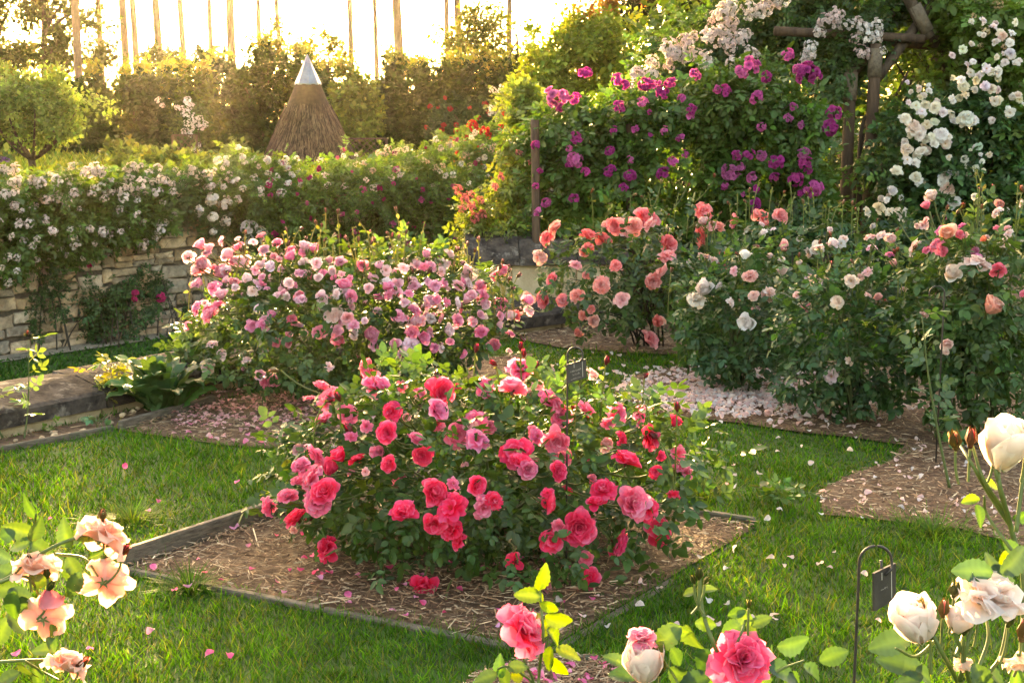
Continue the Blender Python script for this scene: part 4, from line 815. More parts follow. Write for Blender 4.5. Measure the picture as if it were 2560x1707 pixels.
# big white roses
bl = [(at(x, y, d), r) for x, y, d, r in [(2300, 300, 11.6, (.3, .3, .25)), (2370, 360, 11.6, (.35, .3, .3)), (2290, 430, 11.6, (.32, .3, .3)), (2450, 300, 11.7, (.3, .3, .3)), (2400, 480, 11.5, (.45, .35, .3)), (2240, 530, 11.6, (.28, .3, .25)), (2520, 420, 11.6, (.4, .35, .35)), (2350, 580, 11.5, (.5, .3, .25)), (2600, 520, 11.5, (.4, .3, .4)), (2200, 420, 12.8, (.3, .3, .3))]]
t, P = climber("climbing rose with large white blooms hanging from the right pergola posts", bl, 4200, .15, (.055, .12, .038), np.array([3.9, 11.9, 0]), 16, tmpl=CL_HI[:3], r0=.012)
raw = [(840,730,75),(905,650,60),(1020,660,70),(1070,690,60),(975,765,60),(890,800,90),(930,830,70),(940,690,60),(960,850,50),(1060,825,90),(1090,880,60),(1010,880,60),(850,920,80),(850,985,70),(940,935,70),(1215,725,100),(1180,735,60),(1255,740,60),(1330,530,60),(1385,620,60),(1270,490,50),(1265,550,45),(1340,425,60),(1400,440,60),(1195,530,70),(1480,685,70),(1290,895,50),(1205,975,50),(1355,950,40),(785,1055,70),(1085,1080,60),(1145,1070,50),(1100,1155,80),(760,1170,60),(920,1110,60),(1140,1245,80),(680,1280,80),(745,1300,60),(815,1320,90),(725,1225,40),(1130,480,40),(920,545,40),(985,560,45),(860,630,40),(930,600,40),(1310,990,35),(1275,1030,45),(1295,1095,45),(1230,1070,35),(870,820,60),(900,770,60),(1000,840,50),(1105,840,50),(1290,470,45),(640,1390,45),(720,1440,60),(770,1450,60)]
raw = raw + [(rng.uniform(1080, 1560), rng.uniform(130, 640), rng.uniform(30, 60)) for _ in range(40)] + [(a + rng.normal() * 45, b + rng.normal() * 45, c * rng.uniform(.6, 1)) for a, b, c in raw[:50]]
for i, (a, b, c) in enumerate(conv(raw, 1920, 0, 2.45)):
    P_ = at(a, b, 11.2 + (.12 * rng.random() if i > 57 else 0)); put_rose(t, P_, nrm([rng.normal() * .4, -.8, .35 + rng.normal() * .3]), c * 1.05 * 11.2 / F, (.90, .87, .80) if i % 4 else (.88, .80, .68), ('ruffle', 'open', 'full')[i % 3])
# peach and white fading ramblers far behind the posts
bl = [(at(x, y, 14.5), r) for x, y, r in [(2080, 420, (.35, .3, .4)), (2200, 420, (.4, .3, .5)), (2300, 480, (.5, .3, .5)), (2120, 560, (.5, .3, .4)), (2420, 520, (.6, .3, .5))]]
t, P = climber("faded cream rambling rose seen between the pergola posts", bl, 2600, .15, (.06, .10, .03), np.array([4.0, 14.8, 0]), 8)
clusters(t, front_pts(P, 60, .5, .9), CLF, .22, [(.80, .60, .42), (.85, .80, .74), (.86, .84, .80)])
bl = [(at(x, y, 10.4), r) for x, y, r in [(1850, 660, (.5, .3, .25)), (2050, 650, (.4, .3, .22)), (2230, 640, (.4, .3, .25)), (1980, 600, (.3, .25, .2))]]
t, P = climber("low leafy shrub with dark green leaves at the foot of the pergola", bl, 1500, .15, (.04, .09, .03), gnd(2020, 800), 8, cat="shrub", name="low_shrub")
# young acacia like plant at the far left of the hedge, lime green top
bl = [(at(1310, 270, 12.5), (.22, .2, .12)), (at(1335, 300, 12.5), (.2, .2, .1)), (at(1300, 240, 12.6), (.14, .14, .08))]
t, P = climber("lime green leafy shoot at the left end of the purple hedge", bl, 420, .16, (.15, .20, .04), np.array([.3, 12.5, 0]), 4, cat="shrub", name="leafy_shoot")

# ================================================================ UPPER GARDEN
FAR = [LEAF0]
def shrub(label, blobs, n, size, colr, base, name="hedge_shrub", cat="shrub", group=None, stems=5, r0=.03, shell=.35, tips=None, tmpl=FAR, zmin=.66):
    t = thing(name, label, cat, base, group); g = Geo(); P, O = blob_foliage(g, blobs, n, size, colr, tmpl, .0, .9, shell=shell, zmin=zmin, clump=70)
    if tips is not None:
        k, c2, ext = tips; top = P[np.argsort(-P[:, 2] + rng.random(len(P)) * .5)[:k]]
        for p in top:
            n2 = 7; q = p + np.linspace(0, ext * rng.uniform(.5, 1.2), n2)[:, None] * nrm(np.array([rng.normal() * .25, rng.normal() * .25, 1])); scatter(g, LEAF0, q, leaf_frames(randdir(n2), n2, .3), rng.uniform(.6, 1.1, n2) * size, jitcol(c2, n2))
    canes(t, np.asarray(base, float), P[rng.choice(len(P), stems)], r0, .0, .15, mat=BARK, name="stem"); part("foliage", g, FARLEAF, t, 'stuff'); return t, P
# cone of thatch with metal cap
cc = at(772, 300, 28.0); ct = thing("thatched_cone", "tall brown thatched cone with a pointed metal cap behind the wall", "cone", (cc[0], 28.0, ZU))
zc0, zc1, rc0, rc1 = ZU, 2.34, 1.0, .25
g = Geo(); m = 28; V = [[cc[0] + rc * math.cos(a) * .96, 28 + rc * math.sin(a) * .96, z_] for z_, rc in ((zc0, rc0), (zc1, rc1)) for a in np.arange(m) * 6.2832 / m]
part("cone_body", g.add(V, [t_ for k in range(m) for t_ in ((k, (k + 1) % m, m + (k + 1) % m), (k, m + (k + 1) % m, m + k))], (.05, .03, .022)), THATCH, ct)
n = 9000; u = rng.random(n); a = rng.uniform(0, 6.2832, n); zz = zc0 + .12 + (zc1 - zc0 - .10) * (1 - np.sqrt(1 - u * .93)); rr = rc0 + (rc1 - rc0) * (zz - zc0) / (zc1 - zc0)
o = np.stack([np.cos(a), np.sin(a), np.zeros(n)], 1); P = np.stack([cc[0] + rr * o[:, 0], 28 + rr * o[:, 1], zz], 1)
dn = nrm(o * .42 + np.stack([-o[:, 1], o[:, 0], np.zeros(n)], 1) * rng.normal(size=(n, 1)) * .16 - UP * .92 + o * rng.random((n, 1)) * .07); R = frames_yz(dn, o + rng.normal(size=(n, 3)) * .2)
strand = (np.array([[-.5, 0, 0], [.5, 0, 0], [.4, 1, .0], [-.4, 1, 0]]), np.array([(0, 1, 2), (0, 2, 3)])); g = Geo()
scatter(g, strand, P + o * .012, R, np.stack([rng.uniform(.008, .018, n), rng.uniform(.15, .38, n), np.ones(n)], 1), np.array([(.062, .036, .030), (.09, .054, .045), (.026, .016, .013), (.13, .086, .07)])[rng.integers(0, 4, n)])
part("thatch", g, THATCH, ct, 'stuff')
for k in range(8):      # metal cap panels
    a0, a1 = k * math.pi / 4 + .2, (k + 1) * math.pi / 4 + .2; mid = (a0 + a1) / 2; off_ = np.array([math.cos(mid), math.sin(mid), 0]) * .0015
    V = [np.array([cc[0] + .27 * math.cos(a0), 28 + .27 * math.sin(a0), 2.33]), np.array([cc[0] + .27 * math.cos(a1), 28 + .27 * math.sin(a1), 2.33]), np.array([cc[0], 28, 2.90])]
    V = [v + off_ for v in V] + [V[0] - [0, 0, .03], V[1] - [0, 0, .03]]; part("cap_panel", Geo().add(V, [(0, 1, 2), (3, 4, 1), (3, 1, 0)]), ZINC, ct, smooth=False)
    V, T = tube([V[3] + off_, V[2] + off_], .006, 4); part("cap_seam", Geo().add(V, T), ZINC, ct)
# hedge: each shrub
HC = [(.028, .050, .010), (.038, .060, .010), (.024, .042, .012), (.05, .072, .012), (.022, .036, .011)]
hedge = [(232, 190, 36, .8, "dark shrub behind the round tree at the left end of the hedge"), (330, 165, 37, .8, "olive shrub under the left pine trunks in the hedge"), (420, 172, 36, .75, "dull green shrub left of the white rose in the hedge"), (500, 175, 36, .75, "green shrub behind the white flowering hedge rose"), (575, 165, 37, .8, "brownish shrub in the hedge between white rose and thatched cone"), (650, 140, 36, .75, "tall glowing shrub just left of the thatched cone"), (745, 150, 37, .8, "shrub hidden behind the tip of the thatched cone"), (835, 178, 36, .75, "low dark shrub just right of the thatched cone"), (905, 185, 35, .65, "bright lime green shrub right of the thatched cone"), (975, 165, 37, .75, "dark shrub below the thick pine trunk in the hedge"), (1050, 160, 36, .75, "dense dark shrub left of the red flowering hedge bush"), (1130, 150, 36, .8, "dark shrub above the red flowering hedge bush"), (1215, 155, 35, .8, "dark shrub in the hedge behind the red rambling rose"), (1300, 190, 35, .8, "dark green shrub at the right end of the hedge"), (130, 200, 37, .9, "dark leafy shrub beyond the round tree at the far left"), (20, 200, 37, .9, "dark leafy shrub at the left edge behind the round tree")]
for i, (x, yt, d, r, lab) in enumerate(hedge):
    p = at(x, 300, d); zt = at(x, yt, d)[2]; bl = [((p[0], d, ZU + (zt - ZU) * .45), (r, .7, (zt - ZU) * .52)), ((p[0] + rng.normal() * .25, d - .2, ZU + (zt - ZU) * .75), (r * .7, .6, (zt - ZU) * .27)), ((p[0] + rng.normal() * .3, d - .3, ZU + .5), (r * .9, .7, .6))]
    shrub(lab, bl, 7000, .16, np.array(HC[i % 5]) * (1.9 if 'lime' in lab else 1), (p[0], d, ZU), group="shrubs of the tall back hedge", tips=(30, (.15, .16, .03), .3))  # lighter lime tips: sunlight on the hedge tops, put into the leaf colour
# white rose and red bush in front of the hedge
t, P = shrub("arching white rose hanging in front of the dark hedge", [((at(475, 300, 34)[0], 34, at(475, 300, 34)[2] - .1), (.45, .4, .6)), ((at(490, 350, 34)[0], 34, 1.1), (.35, .4, .4))], 900, .12, (.06, .09, .03), (at(490, 300, 34)[0], 34, ZU), "climbing_rose", "climbing rose")
clusters(t, [(at(x, y, 33.4), s) for x, y, s in [(395, 252, .7), (405, 265, .6), (470, 255, 1.), (480, 268, 1.), (465, 285, 1.), (485, 295, .9), (500, 300, .8), (455, 275, .8), (490, 315, 1.), (470, 310, .9), (505, 320, .8), (480, 335, .8), (460, 330, .7), (515, 310, .6), (445, 270, .7), (495, 365, .7), (485, 375, .7), (500, 380, .5), (478, 322, .8)]], CLF, .30, WHT)
t, P = shrub("dark shrub with deep red blooms in the right part of the hedge", [((at(1150, 290, 34)[0], 34, 1.55), (.75, .5, .5)), ((at(1200, 290, 34)[0], 34, 1.4), (.6, .5, .5))], 1900, .13, (.035, .055, .025), (at(1160, 300, 34)[0], 34, ZU), "flowering_shrub", "shrub")
clusters(t, front_pts(P, 26, .5, .9), CLM, .26, [(.32, .03, .035), (.4, .05, .05)])
t, P = shrub("scarlet rambling rose mound at the right end of the wall", [(at(1235, 345, 19), (.45, .4, .25)), (at(1290, 320, 19.2), (.4, .4, .3)), (at(1300, 380, 19), (.5, .4, .3)), (at(1210, 380, 18.8), (.4, .4, .2))], 2200, .14, (.05, .095, .026), (at(1260, 380, 19.2)[0], 19.2, ZU), "climbing_rose", "climbing rose", tmpl=CL_LO)
clusters(t, front_pts(P, 52, .5, 1.), CLM, .24, [(.62, .02, .025), (.55, .02, .03), (.7, .05, .05)])
t, P = shrub("pale white rose sprays beside the red bush at the hedge end", [(at(1262, 270, 26), (.2, .3, .35))], 350, .12, (.07, .10, .04), (at(1262, 270, 26)[0], 26, ZU), "climbing_rose", "climbing rose")
clusters(t, front_pts(P, 16, .5, .8), CLF, .26, WHT)
# lattice panels
def lattice(label, x0, x1, yt, d):
    a = at(x0, yt, d); b = at(x1, yt, d); W = b[0] - a[0]; H = a[2] - ZU; t = thing("trellis_panel", label, "trellis", ((a[0] + b[0]) / 2, d, ZU))
    for (p, q) in ((a, b), (a - [0, 0, H - .05], b - [0, 0, H - .05])):
        V, T = box((np.array(p) + q) / 2, W, .03, .04); part("rail", Geo().add(V, T), POST, t, smooth=False)
    for p in (a, b): V, T = box((p[0], d - .032, ZU + H / 2), .06, .03, H); part("upright", Geo().add(V, T), POST, t, smooth=False)
    n = int(W / .16)
    for k in range(-int(H / .16), n):
        for s_ in (1, -1):
            p0 = np.array([k * .16, 0.]); p1 = p0 + [H, H]; lo, hi = max(0, -p0[0]), min(H, W - p0[0])
            if hi - lo < .05: continue
            q0, q1 = p0 + lo, p0 + hi; q0[1], q1[1] = lo, hi
            if s_ < 0: q0[0], q1[0] = W - q0[0], W - q1[0]
            m_ = (q0 + q1) / 2; L = np.linalg.norm(q1 - q0); an = math.atan2(q1[1] - q0[1], q1[0] - q0[0]); R = np.array([[math.cos(an), 0, -math.sin(an)], [0, 1, 0], [math.sin(an), 0, math.cos(an)]])
            V, T = box((a[0] + m_[0], d + .01 * s_, ZU + m_[1]), L, .008, .022, R); part("slat", Geo().add(V, T), POST, t, smooth=False)
lattice("brown lattice trellis panel right of the thatched cone", 868, 966, 347, 31.0)
lattice("brown lattice trellis panel left of the cone under the white hedge rose", 432, 492, 338, 33.0)
# round tree at the left
p = at(72, 300, 22.0); tt = thing("small_tree", "round clipped tree with vase shaped limbs at the left edge", "tree", (p[0], 22, ZU)); b0 = np.array([p[0] + .02, 22, ZU - .05])
g = Geo(); V, T = tube(spline([b0, b0 + [.0, 0, .25], b0 + [-.02, 0, .42]], 6), [.085, .07, .065, .06, .06, .06], 8); part("trunk", Geo().add(V, T), BARK, tt)
for k in range(11):
    a = k * .571; tip = b0 + [math.cos(a) * .75, math.sin(a) * .7, 1.05 + rng.random() * .45]; V, T = tube(bez(b0 + [0, 0, .38], b0 + [math.cos(a) * .4, math.sin(a) * .4, .55], tip, 8), np.linspace(.032, .01, 8), 6); part("limb", Geo().add(V, T), BARK, tt)
bl = [((p[0] + dx, 22 + dy, z_), r) for dx, dy, z_, r in [(0, 0, 1.85, (1.02, .95, .52)), (-.5, -.1, 2.0, (.5, .6, .42)), (.45, 0, 1.95, (.5, .6, .42)), (.6, -.1, 1.55, (.38, .5, .35)), (-.7, -.1, 1.5, (.4, .5, .4)), (0, -.3, 2.15, (.6, .5, .28)), (.25, -.3, 1.5, (.4, .4, .3))]]
blob_foliage(g, bl, 9000, .085, (.11, .18, .045), [LEAF0], .0, .9, clump=60); part("crown", g, FARLEAF, tt, 'stuff')
# iris and low planting on the terrace
t, P = shrub("low purple iris clump left of the round tree", [(at(10, 408, 18.5), (.18, .15, .12))], 120, .12, (.09, .13, .05), (at(10, 408, 18.5)[0], 18.5, ZU), "iris_clump", "flowers", zmin=.6)
clusters(t, [(at(x, y, 18.2), .6) for x, y in ((2, 400), (12, 402), (20, 404), (8, 408))], CLF, .2, [(.22, .12, .35)])
for x, y, d, lab in ((330, 405, 20, "low reddish perennial clump on the terrace behind the left white rambler"), (430, 415, 19, "low green perennial clump on the terrace behind the wall gap"), (560, 400, 24, "low grassy clump on the terrace left of the thatched cone")):
    shrub(lab, [(at(x, y, d), (.5, .3, .2))], 600, .11, (.085, .12, .035), (at(x, y, d)[0], d, ZU), "perennial_clump", "plant", stems=3, r0=.006, zmin=.6)
# yellow green bush with orange tips
bl = [(at(x, y, d), r) for x, y, d, r in [(1470, 165, 21, (1.0, .9, .78)), (1475, 95, 21, (.68, .7, .45)), (1385, 210, 20.8, (.55, .6, .5)), (1565, 190, 21, (.6, .7, .55)), (1340, 240, 20.6, (.34, .4, .34))]]
shrub("big yellow green bush with orange new shoots above the purple roses", bl, 13000, .095, (.17, .23, .035), (at(1470, 170, 21)[0], 21, 0), "big_bush", "bush", tips=(60, (.30, .14, .04), .25), zmin=None)
# ================================================================ TREES BEYOND
def tree(label, x, d, h, r, bl, n, size, colr, forks=5, name="garden_tree", r0=.16, group=None, shell=.5, zb=.4):
    p = at(x, 300, d); b = np.array([p[0], d, ZU - .1]); t = thing(name, label, "tree", b, group); top = b + [rng.normal() * .2, 0, h * .7]
    V, T = tube(spline([b, b + (top - b) * .5 + rng.normal(size=3) * .08, top], 9), np.linspace(r0, r0 * .4, 9), 8); part("trunk", Geo().add(V, T), BARK, t)
    g = Geo(); P, O = blob_foliage(g, bl, n, size, colr, [LEAF0], .0, .9, shell=shell, clump=45)
    for k in range(forks):
        s_ = b + (top - b) * rng.uniform(zb, .95); tip = P[rng.integers(0, len(P))]; V, T = tube(bez(s_, s_ * .5 + tip * .5 + [0, 0, .3], tip, 7), np.linspace(r0 * .45, r0 * .12, 7), 6); part("limb", Geo().add(V, T), BARK, t)
    part("crown", g, FARLEAF, t, 'stuff'); return t
def B(x, y, d, rx, rz): return (at(x, y, d), (rx, rx * .8, rz))
tree("dark loose tree at the far left against the sky", 5, 44, 7, 2, [B(-20, 60, 44, .9, .9), B(10, 130, 44, 1.1, .8), B(60, 150, 44, 1., .6), B(-60, 0, 44, 1.2, 1.2), B(40, 30, 44, .5, .5)], 3000, .19, (.05, .065, .02), 8)
tree("forked dark tree right of the leftmost tree, sky showing through", 115, 43, 7, 2, [B(110, 130, 43, .9, .6), B(150, 90, 43, .9, .7), B(190, 140, 43, .9, .6), B(90, 0, 43, 1.2, .8), B(160, 10, 43, .8, .5), B(230, 60, 43, .6, .6), B(260, 150, 43, .9, .5)], 3300, .19, (.055, .065, .02), 10, zb=.3)
tree("low dark spreading tree behind the hedge left of the sun glow", 440, 44, 3, 1, [B(390, 150, 44, .6, .35), B(440, 140, 44, .7, .4), B(500, 150, 44, .6, .35), B(530, 165, 44, .4, .25)], 1500, .17, (.05, .06, .02), 6, r0=.09)
tree("thin sapling glowing in the sun left of the metal cone cap", 710, 42, 4, 1, [B(705, 110, 42, .45, .7), B(700, 60, 42, .25, .6), B(690, 130, 42, .5, .35)], 420, .15, (.11, .11, .02), 5, r0=.05, shell=.8)
tree("sparse young tree right of the cone cap with sky showing through", 825, 42, 4, 1, [B(770, 120, 42, .5, .5), B(830, 110, 42, .55, .6), B(800, 160, 42, .6, .3), B(860, 130, 42, .4, .45)], 800, .15, (.11, .11, .02), 8, r0=.06, shell=.8)
tree("small dark conifer like bush tree on the skyline below the thick pine", 1020, 41, 3, 1, [B(1020, 165, 41, .5, .35), B(1050, 175, 41, .5, .3)], 700, .15, (.045, .055, .02), 4, r0=.06)
tree("light green young tree right of the thick pine trunk", 1170, 42, 6, 1.5, [B(1160, 110, 42, .9, .8), B(1220, 90, 42, .9, .9), B(1180, 40, 42, .7, .6), B(1130, 150, 42, .7, .4), B(1250, 140, 42, .7, .6)], 2300, .17, (.10, .12, .025), 9, r0=.08, shell=.65)
tree("green tree behind the left side of the yellow green bush", 1300, 40, 5, 1.5, [B(1300, 170, 40, .45, .4), B(1330, 200, 40, .5, .4), B(1270, 190, 40, .5, .4)], 900, .16, (.085, .11, .025), 6, r0=.08, shell=.6)
tree("dark dense evergreen tree above the yellow green bush", 1690, 34, 7, 2, [B(1690, 30, 34, 1.1, .7), B(1610, 20, 34, .7, .45), B(1780, 40, 34, 1.0, .8), B(1700, -60, 34, 1.3, .8)], 5200, .19, (.022, .030, .014), 6, shell=.3)
for i, (x, y, rx, rz, lab) in enumerate([(1780, 190, 1.6, 1.5, "dark leafy tree behind the white rambler left of the pergola"), (2020, 150, 1.7, 1.8, "dark leafy tree directly behind the pergola posts"), (2300, 120, 1.8, 2.0, "dark leafy tree behind the middle of the pergola"), (2560, 150, 1.8, 2.0, "dark leafy tree behind the right end of the pergola"), (2800, 150, 1.9, 2., "dark leafy tree beyond the right edge of the garden")]):
    d = 18.5 + .6 * (i % 2); t = tree(lab, x, d, 4.5, 2, [(at(x, y, d) + [0, 0, .2], (rx, 1.0, rz)), (at(x, y + 200, d), (rx, 1., .9)), (at(x + 60, y - 80, d), (rx * .8, .9, rz * .6))], 3000, .16, (.06, .11, .022), 4, shell=.6, r0=.1)
# tall pines: trunks only reach into the picture
pines = [(203, 372, 185, 40, 18), (262, 236, 130, 52, 14), (325, 300, 155, 46, 17), (347, 240, 135, 54, 15), (414, 290, 155, 46, 17), (472, 290, 155, 52, 13), (534, 300, 160, 58, 11), (583, 300, 160, 58, 12), (590, 300, 160, 64, 9), (653, 300, 150, 60, 11), (708, 300, 150, 60, 11), (880, 320, 178, 50, 12), (944, 310, 172, 56, 10), (1012, 270, 140, 44, 20), (1123, 300, 160, 58, 11), (1158, 320, 165, 46, 15), (1275, 300, 170, 56, 12)]
plab = ["leftmost tall pine trunk with grey bark, in front of the dark trees", "slim pine trunk among the dark left trees", "straight pine trunk right of the dark left trees", "slim leaning pine trunk close beside a thicker one", "tall brown pine trunk left of the sun glow", "slender pine trunk rising from the low dark spreading tree", "thin glowing pine trunk in the brightest sky", "left trunk of the close pair of pines in the glow", "right, thinner trunk of the close pair of pines", "slender pine trunk just left of the sapling", "thin leafy pine trunk rising behind the sapling", "slim pine trunk right of the sparse young tree", "very thin pine trunk alone in the white sky", "thickest brown pine trunk on the skyline", "thin pine trunk in front of the light green tree", "dark grey pine trunk beside the light green tree", "thin pine trunk at the right of the light green tree"]
for i, ((x, _, yb, d, w), lab) in enumerate(zip(pines, plab)):
    a = at(x + rng.normal() * 2, 300, d); a[2] = ZU - .1; r = w * d / F / 2 * 1.12; h = 19 + rng.random() * 3; top = a + [-.25 + rng.normal() * .35, 0, h]
    t = thing("pine_tree", lab, "tree", a, "tall pines behind the hedge"); V, T = tube(spline([a, a + (top - a) * .3 + rng.normal(size=3) * .05, a + (top - a) * .65 + rng.normal(size=3) * .08, top], 12), np.linspace(r * 1.12, r * .45, 12), 8); part("trunk", Geo().add(V, T), PINEBARK, t)
    g = Geo(); bl = [(top + [rng.normal() * .8, rng.normal() * .8, -k * .9 + .5], (1.3, 1.3, .5)) for k in range(4)]; blob_foliage(g, bl, 700, .3, (.04, .06, .02), [LEAF0], .2, .9); part("crown", g, FARLEAF, t, 'stuff')
    for k in range(4): V, T = tube(bez(a + (top - a) * (.8 + .04 * k), top + [rng.normal() * .5, rng.normal() * .5, -2 + .4 * k], bl[k][0], 5), np.linspace(r * .35, r * .1, 5), 5); part("limb", Geo().add(V, T), PINEBARK, t)

# ================================================================ SMALL PLANTS NEAR THE LOW WALL
def lobed_leaf():
    n = 15; v = np.linspace(0, 1, n); w = .30 * np.sin(math.pi * np.clip(v, 0.02, 1) ** .75) * (.62 + .38 * np.abs(np.cos(v * math.pi * 4.5))) + .012; V = []; T = []
    for i in range(n):
        z = .30 * math.sin(v[i] * 2.2) - .12 * v[i] ** 2
        for u in (-1, -.5, 0, .5, 1): V.append([u * w[i], v[i] * .92 + abs(u) * .05 * math.cos(v[i] * math.pi * 9), z + .10 * abs(u) * w[i] / .30 - .03 * (abs(u) == 1) * rng.random() + rng.normal() * .008])
    for i in range(n - 1):
        for k in range(4): a = i * 5 + k; T += [(a, a + 1, a + 6), (a, a + 6, a + 5)]
    return np.array(V), np.array(T)
ACM = [mkmesh("leaf", *lobed_leaf(), [LEAF], np.ones((75, 3))) for _ in range(3)]
ab = gnd(405, 1035); at_ = thing("acanthus", "big leafy acanthus with lobed dark leaves beside the pink bush", "plant", ab)
for i in range(34):
    a = i * 2.4 + rng.normal() * .2; o = np.array([math.cos(a), math.sin(a) * .7, 0]); el = rng.uniform(.15, 1.1); Y = nrm(o * math.cos(el) + UP * math.sin(el)); Z = nrm(UP * math.cos(el) - o * math.sin(el) + rng.normal(size=3) * .15)
    inst("leaf", ACM[i % 3], at_, mat4(frames_yz(Y[None], Z[None])[0], ab + o * rng.uniform(.02, .10) + [0, 0, .02], rng.uniform(.24, .40)), jitcol((.055, .125, .035), 1, .25)[0])
a2 = gnd(500, 990) + [.0, .15, 0]; at2 = thing("acanthus", "pale lobed acanthus leaves rising behind the left side of the pink bush", "plant", a2)
for i in range(13):
    a = i * 2.4; o = np.array([math.cos(a), math.sin(a) * .7, 0]); el = rng.uniform(.7, 1.25); Y = nrm(o * math.cos(el) + UP * math.sin(el)); Z = nrm(UP * math.cos(el) - o * math.sin(el) + rng.normal(size=3) * .15)
    inst("leaf", ACM[i % 3], at2, mat4(frames_yz(Y[None], Z[None])[0], a2 + o * .05 + [0, 0, .02], rng.uniform(.34, .48)), jitcol((.09, .17, .05), 1, .2)[0])
def sapling(label, px_, py_, w, h, n, size, colr, name="rose_sapling", cat="rose sapling"):
    b = gnd(px_, py_); t = thing(name, label, cat, b); k = max(3, n // 7); tips = []
    for i in range(k):
        a = i * 6.283 / k + rng.normal() * .3; tip = b + [math.cos(a) * w * rng.uniform(.4, 1), math.sin(a) * w * .8 * rng.uniform(.4, 1), h * rng.uniform(.6, 1)]; pts = bez(b - [0, 0, .01], b + [0, 0, h * .5], tip, 7); V, T = tube(pts, np.linspace(.004, .0018, 7), 5); part("stem", Geo().add(V, T, (.14, .13, .05)), STEM, t)
        for q in np.linspace(.35, 1, max(2, n // k)):
            p = np.array([np.interp(q * 6, np.arange(7), pts[:, j]) for j in range(3)]); a2_ = rng.uniform(0, 6.283); o = np.array([math.cos(a2_), math.sin(a2_), .2]); inst("leaf", LMESH[rng.integers(0, 4)], t, mat4(leaf_frames(o[None], 1, .1, .3)[0], p, size * rng.uniform(.7, 1.15)), jitcol(colr, 1, .2, .12)[0])
sapling("yellow leaved rose sapling with orange tips in front of the acanthus", 268, 1035, .13, .30, 44, .12, (.24, .24, .05))
sapling("tiny lime green seedling at the foot of the low wall", 182, 1048, .04, .12, 12, .075, (.20, .26, .04))
sapling("small weed seedling on the soil strip nearest the left edge", 130, 1080, .04, .06, 10, .07, (.12, .2, .04), "weed", "weed")
sapling("bluish small weed on the soil strip below the yellow sapling", 242, 1072, .05, .07, 8, .09, (.08, .16, .08), "weed", "weed")
sapling("low toothed weed growing on the lawn edge left of the right mulch bed", 1945, 1268, .09, .11, 26, .10, (.10, .18, .03), "weed", "weed")
sapling("small lime sprig beside the left flank of the red rose bush", 735, 1330, .16, .34, 14, .10, (.2, .24, .04))
sapling("small green weed on the mulch below the single tall cane", 2330, 1085, .08, .1, 12, .09, (.07, .13, .03), "weed", "weed")

# ================================================================ LABEL STAKES
def stake(label, d, xr, xl, ytop, zbase, plate, rr, letters):
    a = at(xr, ytop, d); b = at(xl, ytop, d); r = (b[0] - a[0]) / 2; zt = a[2] - r
    t = thing("plant_label", label, "plant label", (a[0], d, zbase)); pts = [np.array([a[0], d, zbase - .03]), np.array([a[0], d, zt * .5]), np.array([a[0], d, zt])]
    arc = [np.array([a[0] + r - r * math.cos(q), d, zt + r * math.sin(q)]) for q in np.linspace(.25, math.pi, 11)]; c1 = np.array(plate[4]); tail = [np.array([b[0], d - .005, zt - (zt - c1[2]) * .6]), c1]
    V, T = tube(np.array(pts + arc + tail), rr, 8); part("hook_rod", Geo().add(V, T), IRON, t)
    P = [np.array(p) for p in plate[:4]]; n = nrm(np.cross(P[1] - P[0], P[3] - P[0])); th = n * .003; V = [p + th for p in P] + [p - th for p in P]
    T = [(0, 1, 2), (0, 2, 3), (4, 6, 5), (4, 7, 6)] + [q for k in range(4) for q in ((k, 4 + k, 4 + (k + 1) % 4), (k, 4 + (k + 1) % 4, (k + 1) % 4))]; part("plate", Geo().add(V, T), SLATE, t, smooth=False)
    m_ = (P[2] + P[3]) / 2; s0 = m_ - n * .008 - (P[3] - P[0]) * .3; s1 = m_ - n * .008 + (P[3] - P[0]) * .18; s0, s1 = s0 + (P[0] - P[1]) * .0, s1; V, T = tube([s0, s1], rr * .95, 7); part("short_rod", Geo().add(V, T), IRON, t)
    g = Geo(); nf = n if n[1] < 0 else -n; ex, ey = P[1] - P[0], P[3] - P[0]
    def mark(u, v, du, dv): q = [P[0] + ex * (u + i * du) + ey * (v + j * dv) + nf * .0036 for i, j in ((0, 0), (1, 0), (1, 1), (0, 1))]; g.add(q, [(0, 1, 2), (0, 2, 3)])
    for v, u0, u1, hh in letters:
        u = u0
        while u < u1:
            w = rng.uniform(.012, .03); tall = rng.random() < .25; mark(u, v + rng.normal() * .006, w * .55, hh * (1.7 if tall else 1)); mark(u, v + rng.choice([0, hh * .8]), w, hh * .22); u += w + rng.uniform(.012, .035)
    for u, v, dv in ((.78, .1, .82), (.33, .72, .2)): mark(u, v, .03, dv)
    part("lettering", g, PALE, t, smooth=False); return t
d = 4.5
stake("iron hook stake with lettered dark plate behind the red rose bush", d, 1419, 1457, 868, 0, [at(1419, 958, d - .02), at(1465, 943, d + .03), at(1463, 897, d + .03), at(1417, 911, d - .02), at(1449, 904, d + .005)], .0032, [(.52, .12, .74, .06), (.33, .25, .66, .055), (.12, .15, .7, .035)])
d = 3.1
stake("large iron hook stake with dark plate on the right lawn", d, 2150, 2231, 1364, 0, [at(2184, 1527, d - .03), at(2237, 1497, d + .02), at(2237, 1406, d + .02), at(2183, 1432, d - .03), at(2213, 1436, d - .012)], .0036, [(.45, .3, .6, .03)])
a = at(2362, 715, 6.2); t = thing("plant_label", "small iron hook stake half hidden among the right edge roses", "plant label", (a[0], a[1], 0))
r = .035; V, T = tube(np.array([[a[0], a[1], -.02], [a[0], a[1], a[2] - .2], [a[0], a[1], a[2] - r]] + [[a[0] - r + r * math.cos(q), a[1], a[2] - r + r * math.sin(q)] for q in np.linspace(.2, math.pi * 1.1, 9)]), .004, 7); part("hook_rod", Geo().add(V, T), IRON, t)

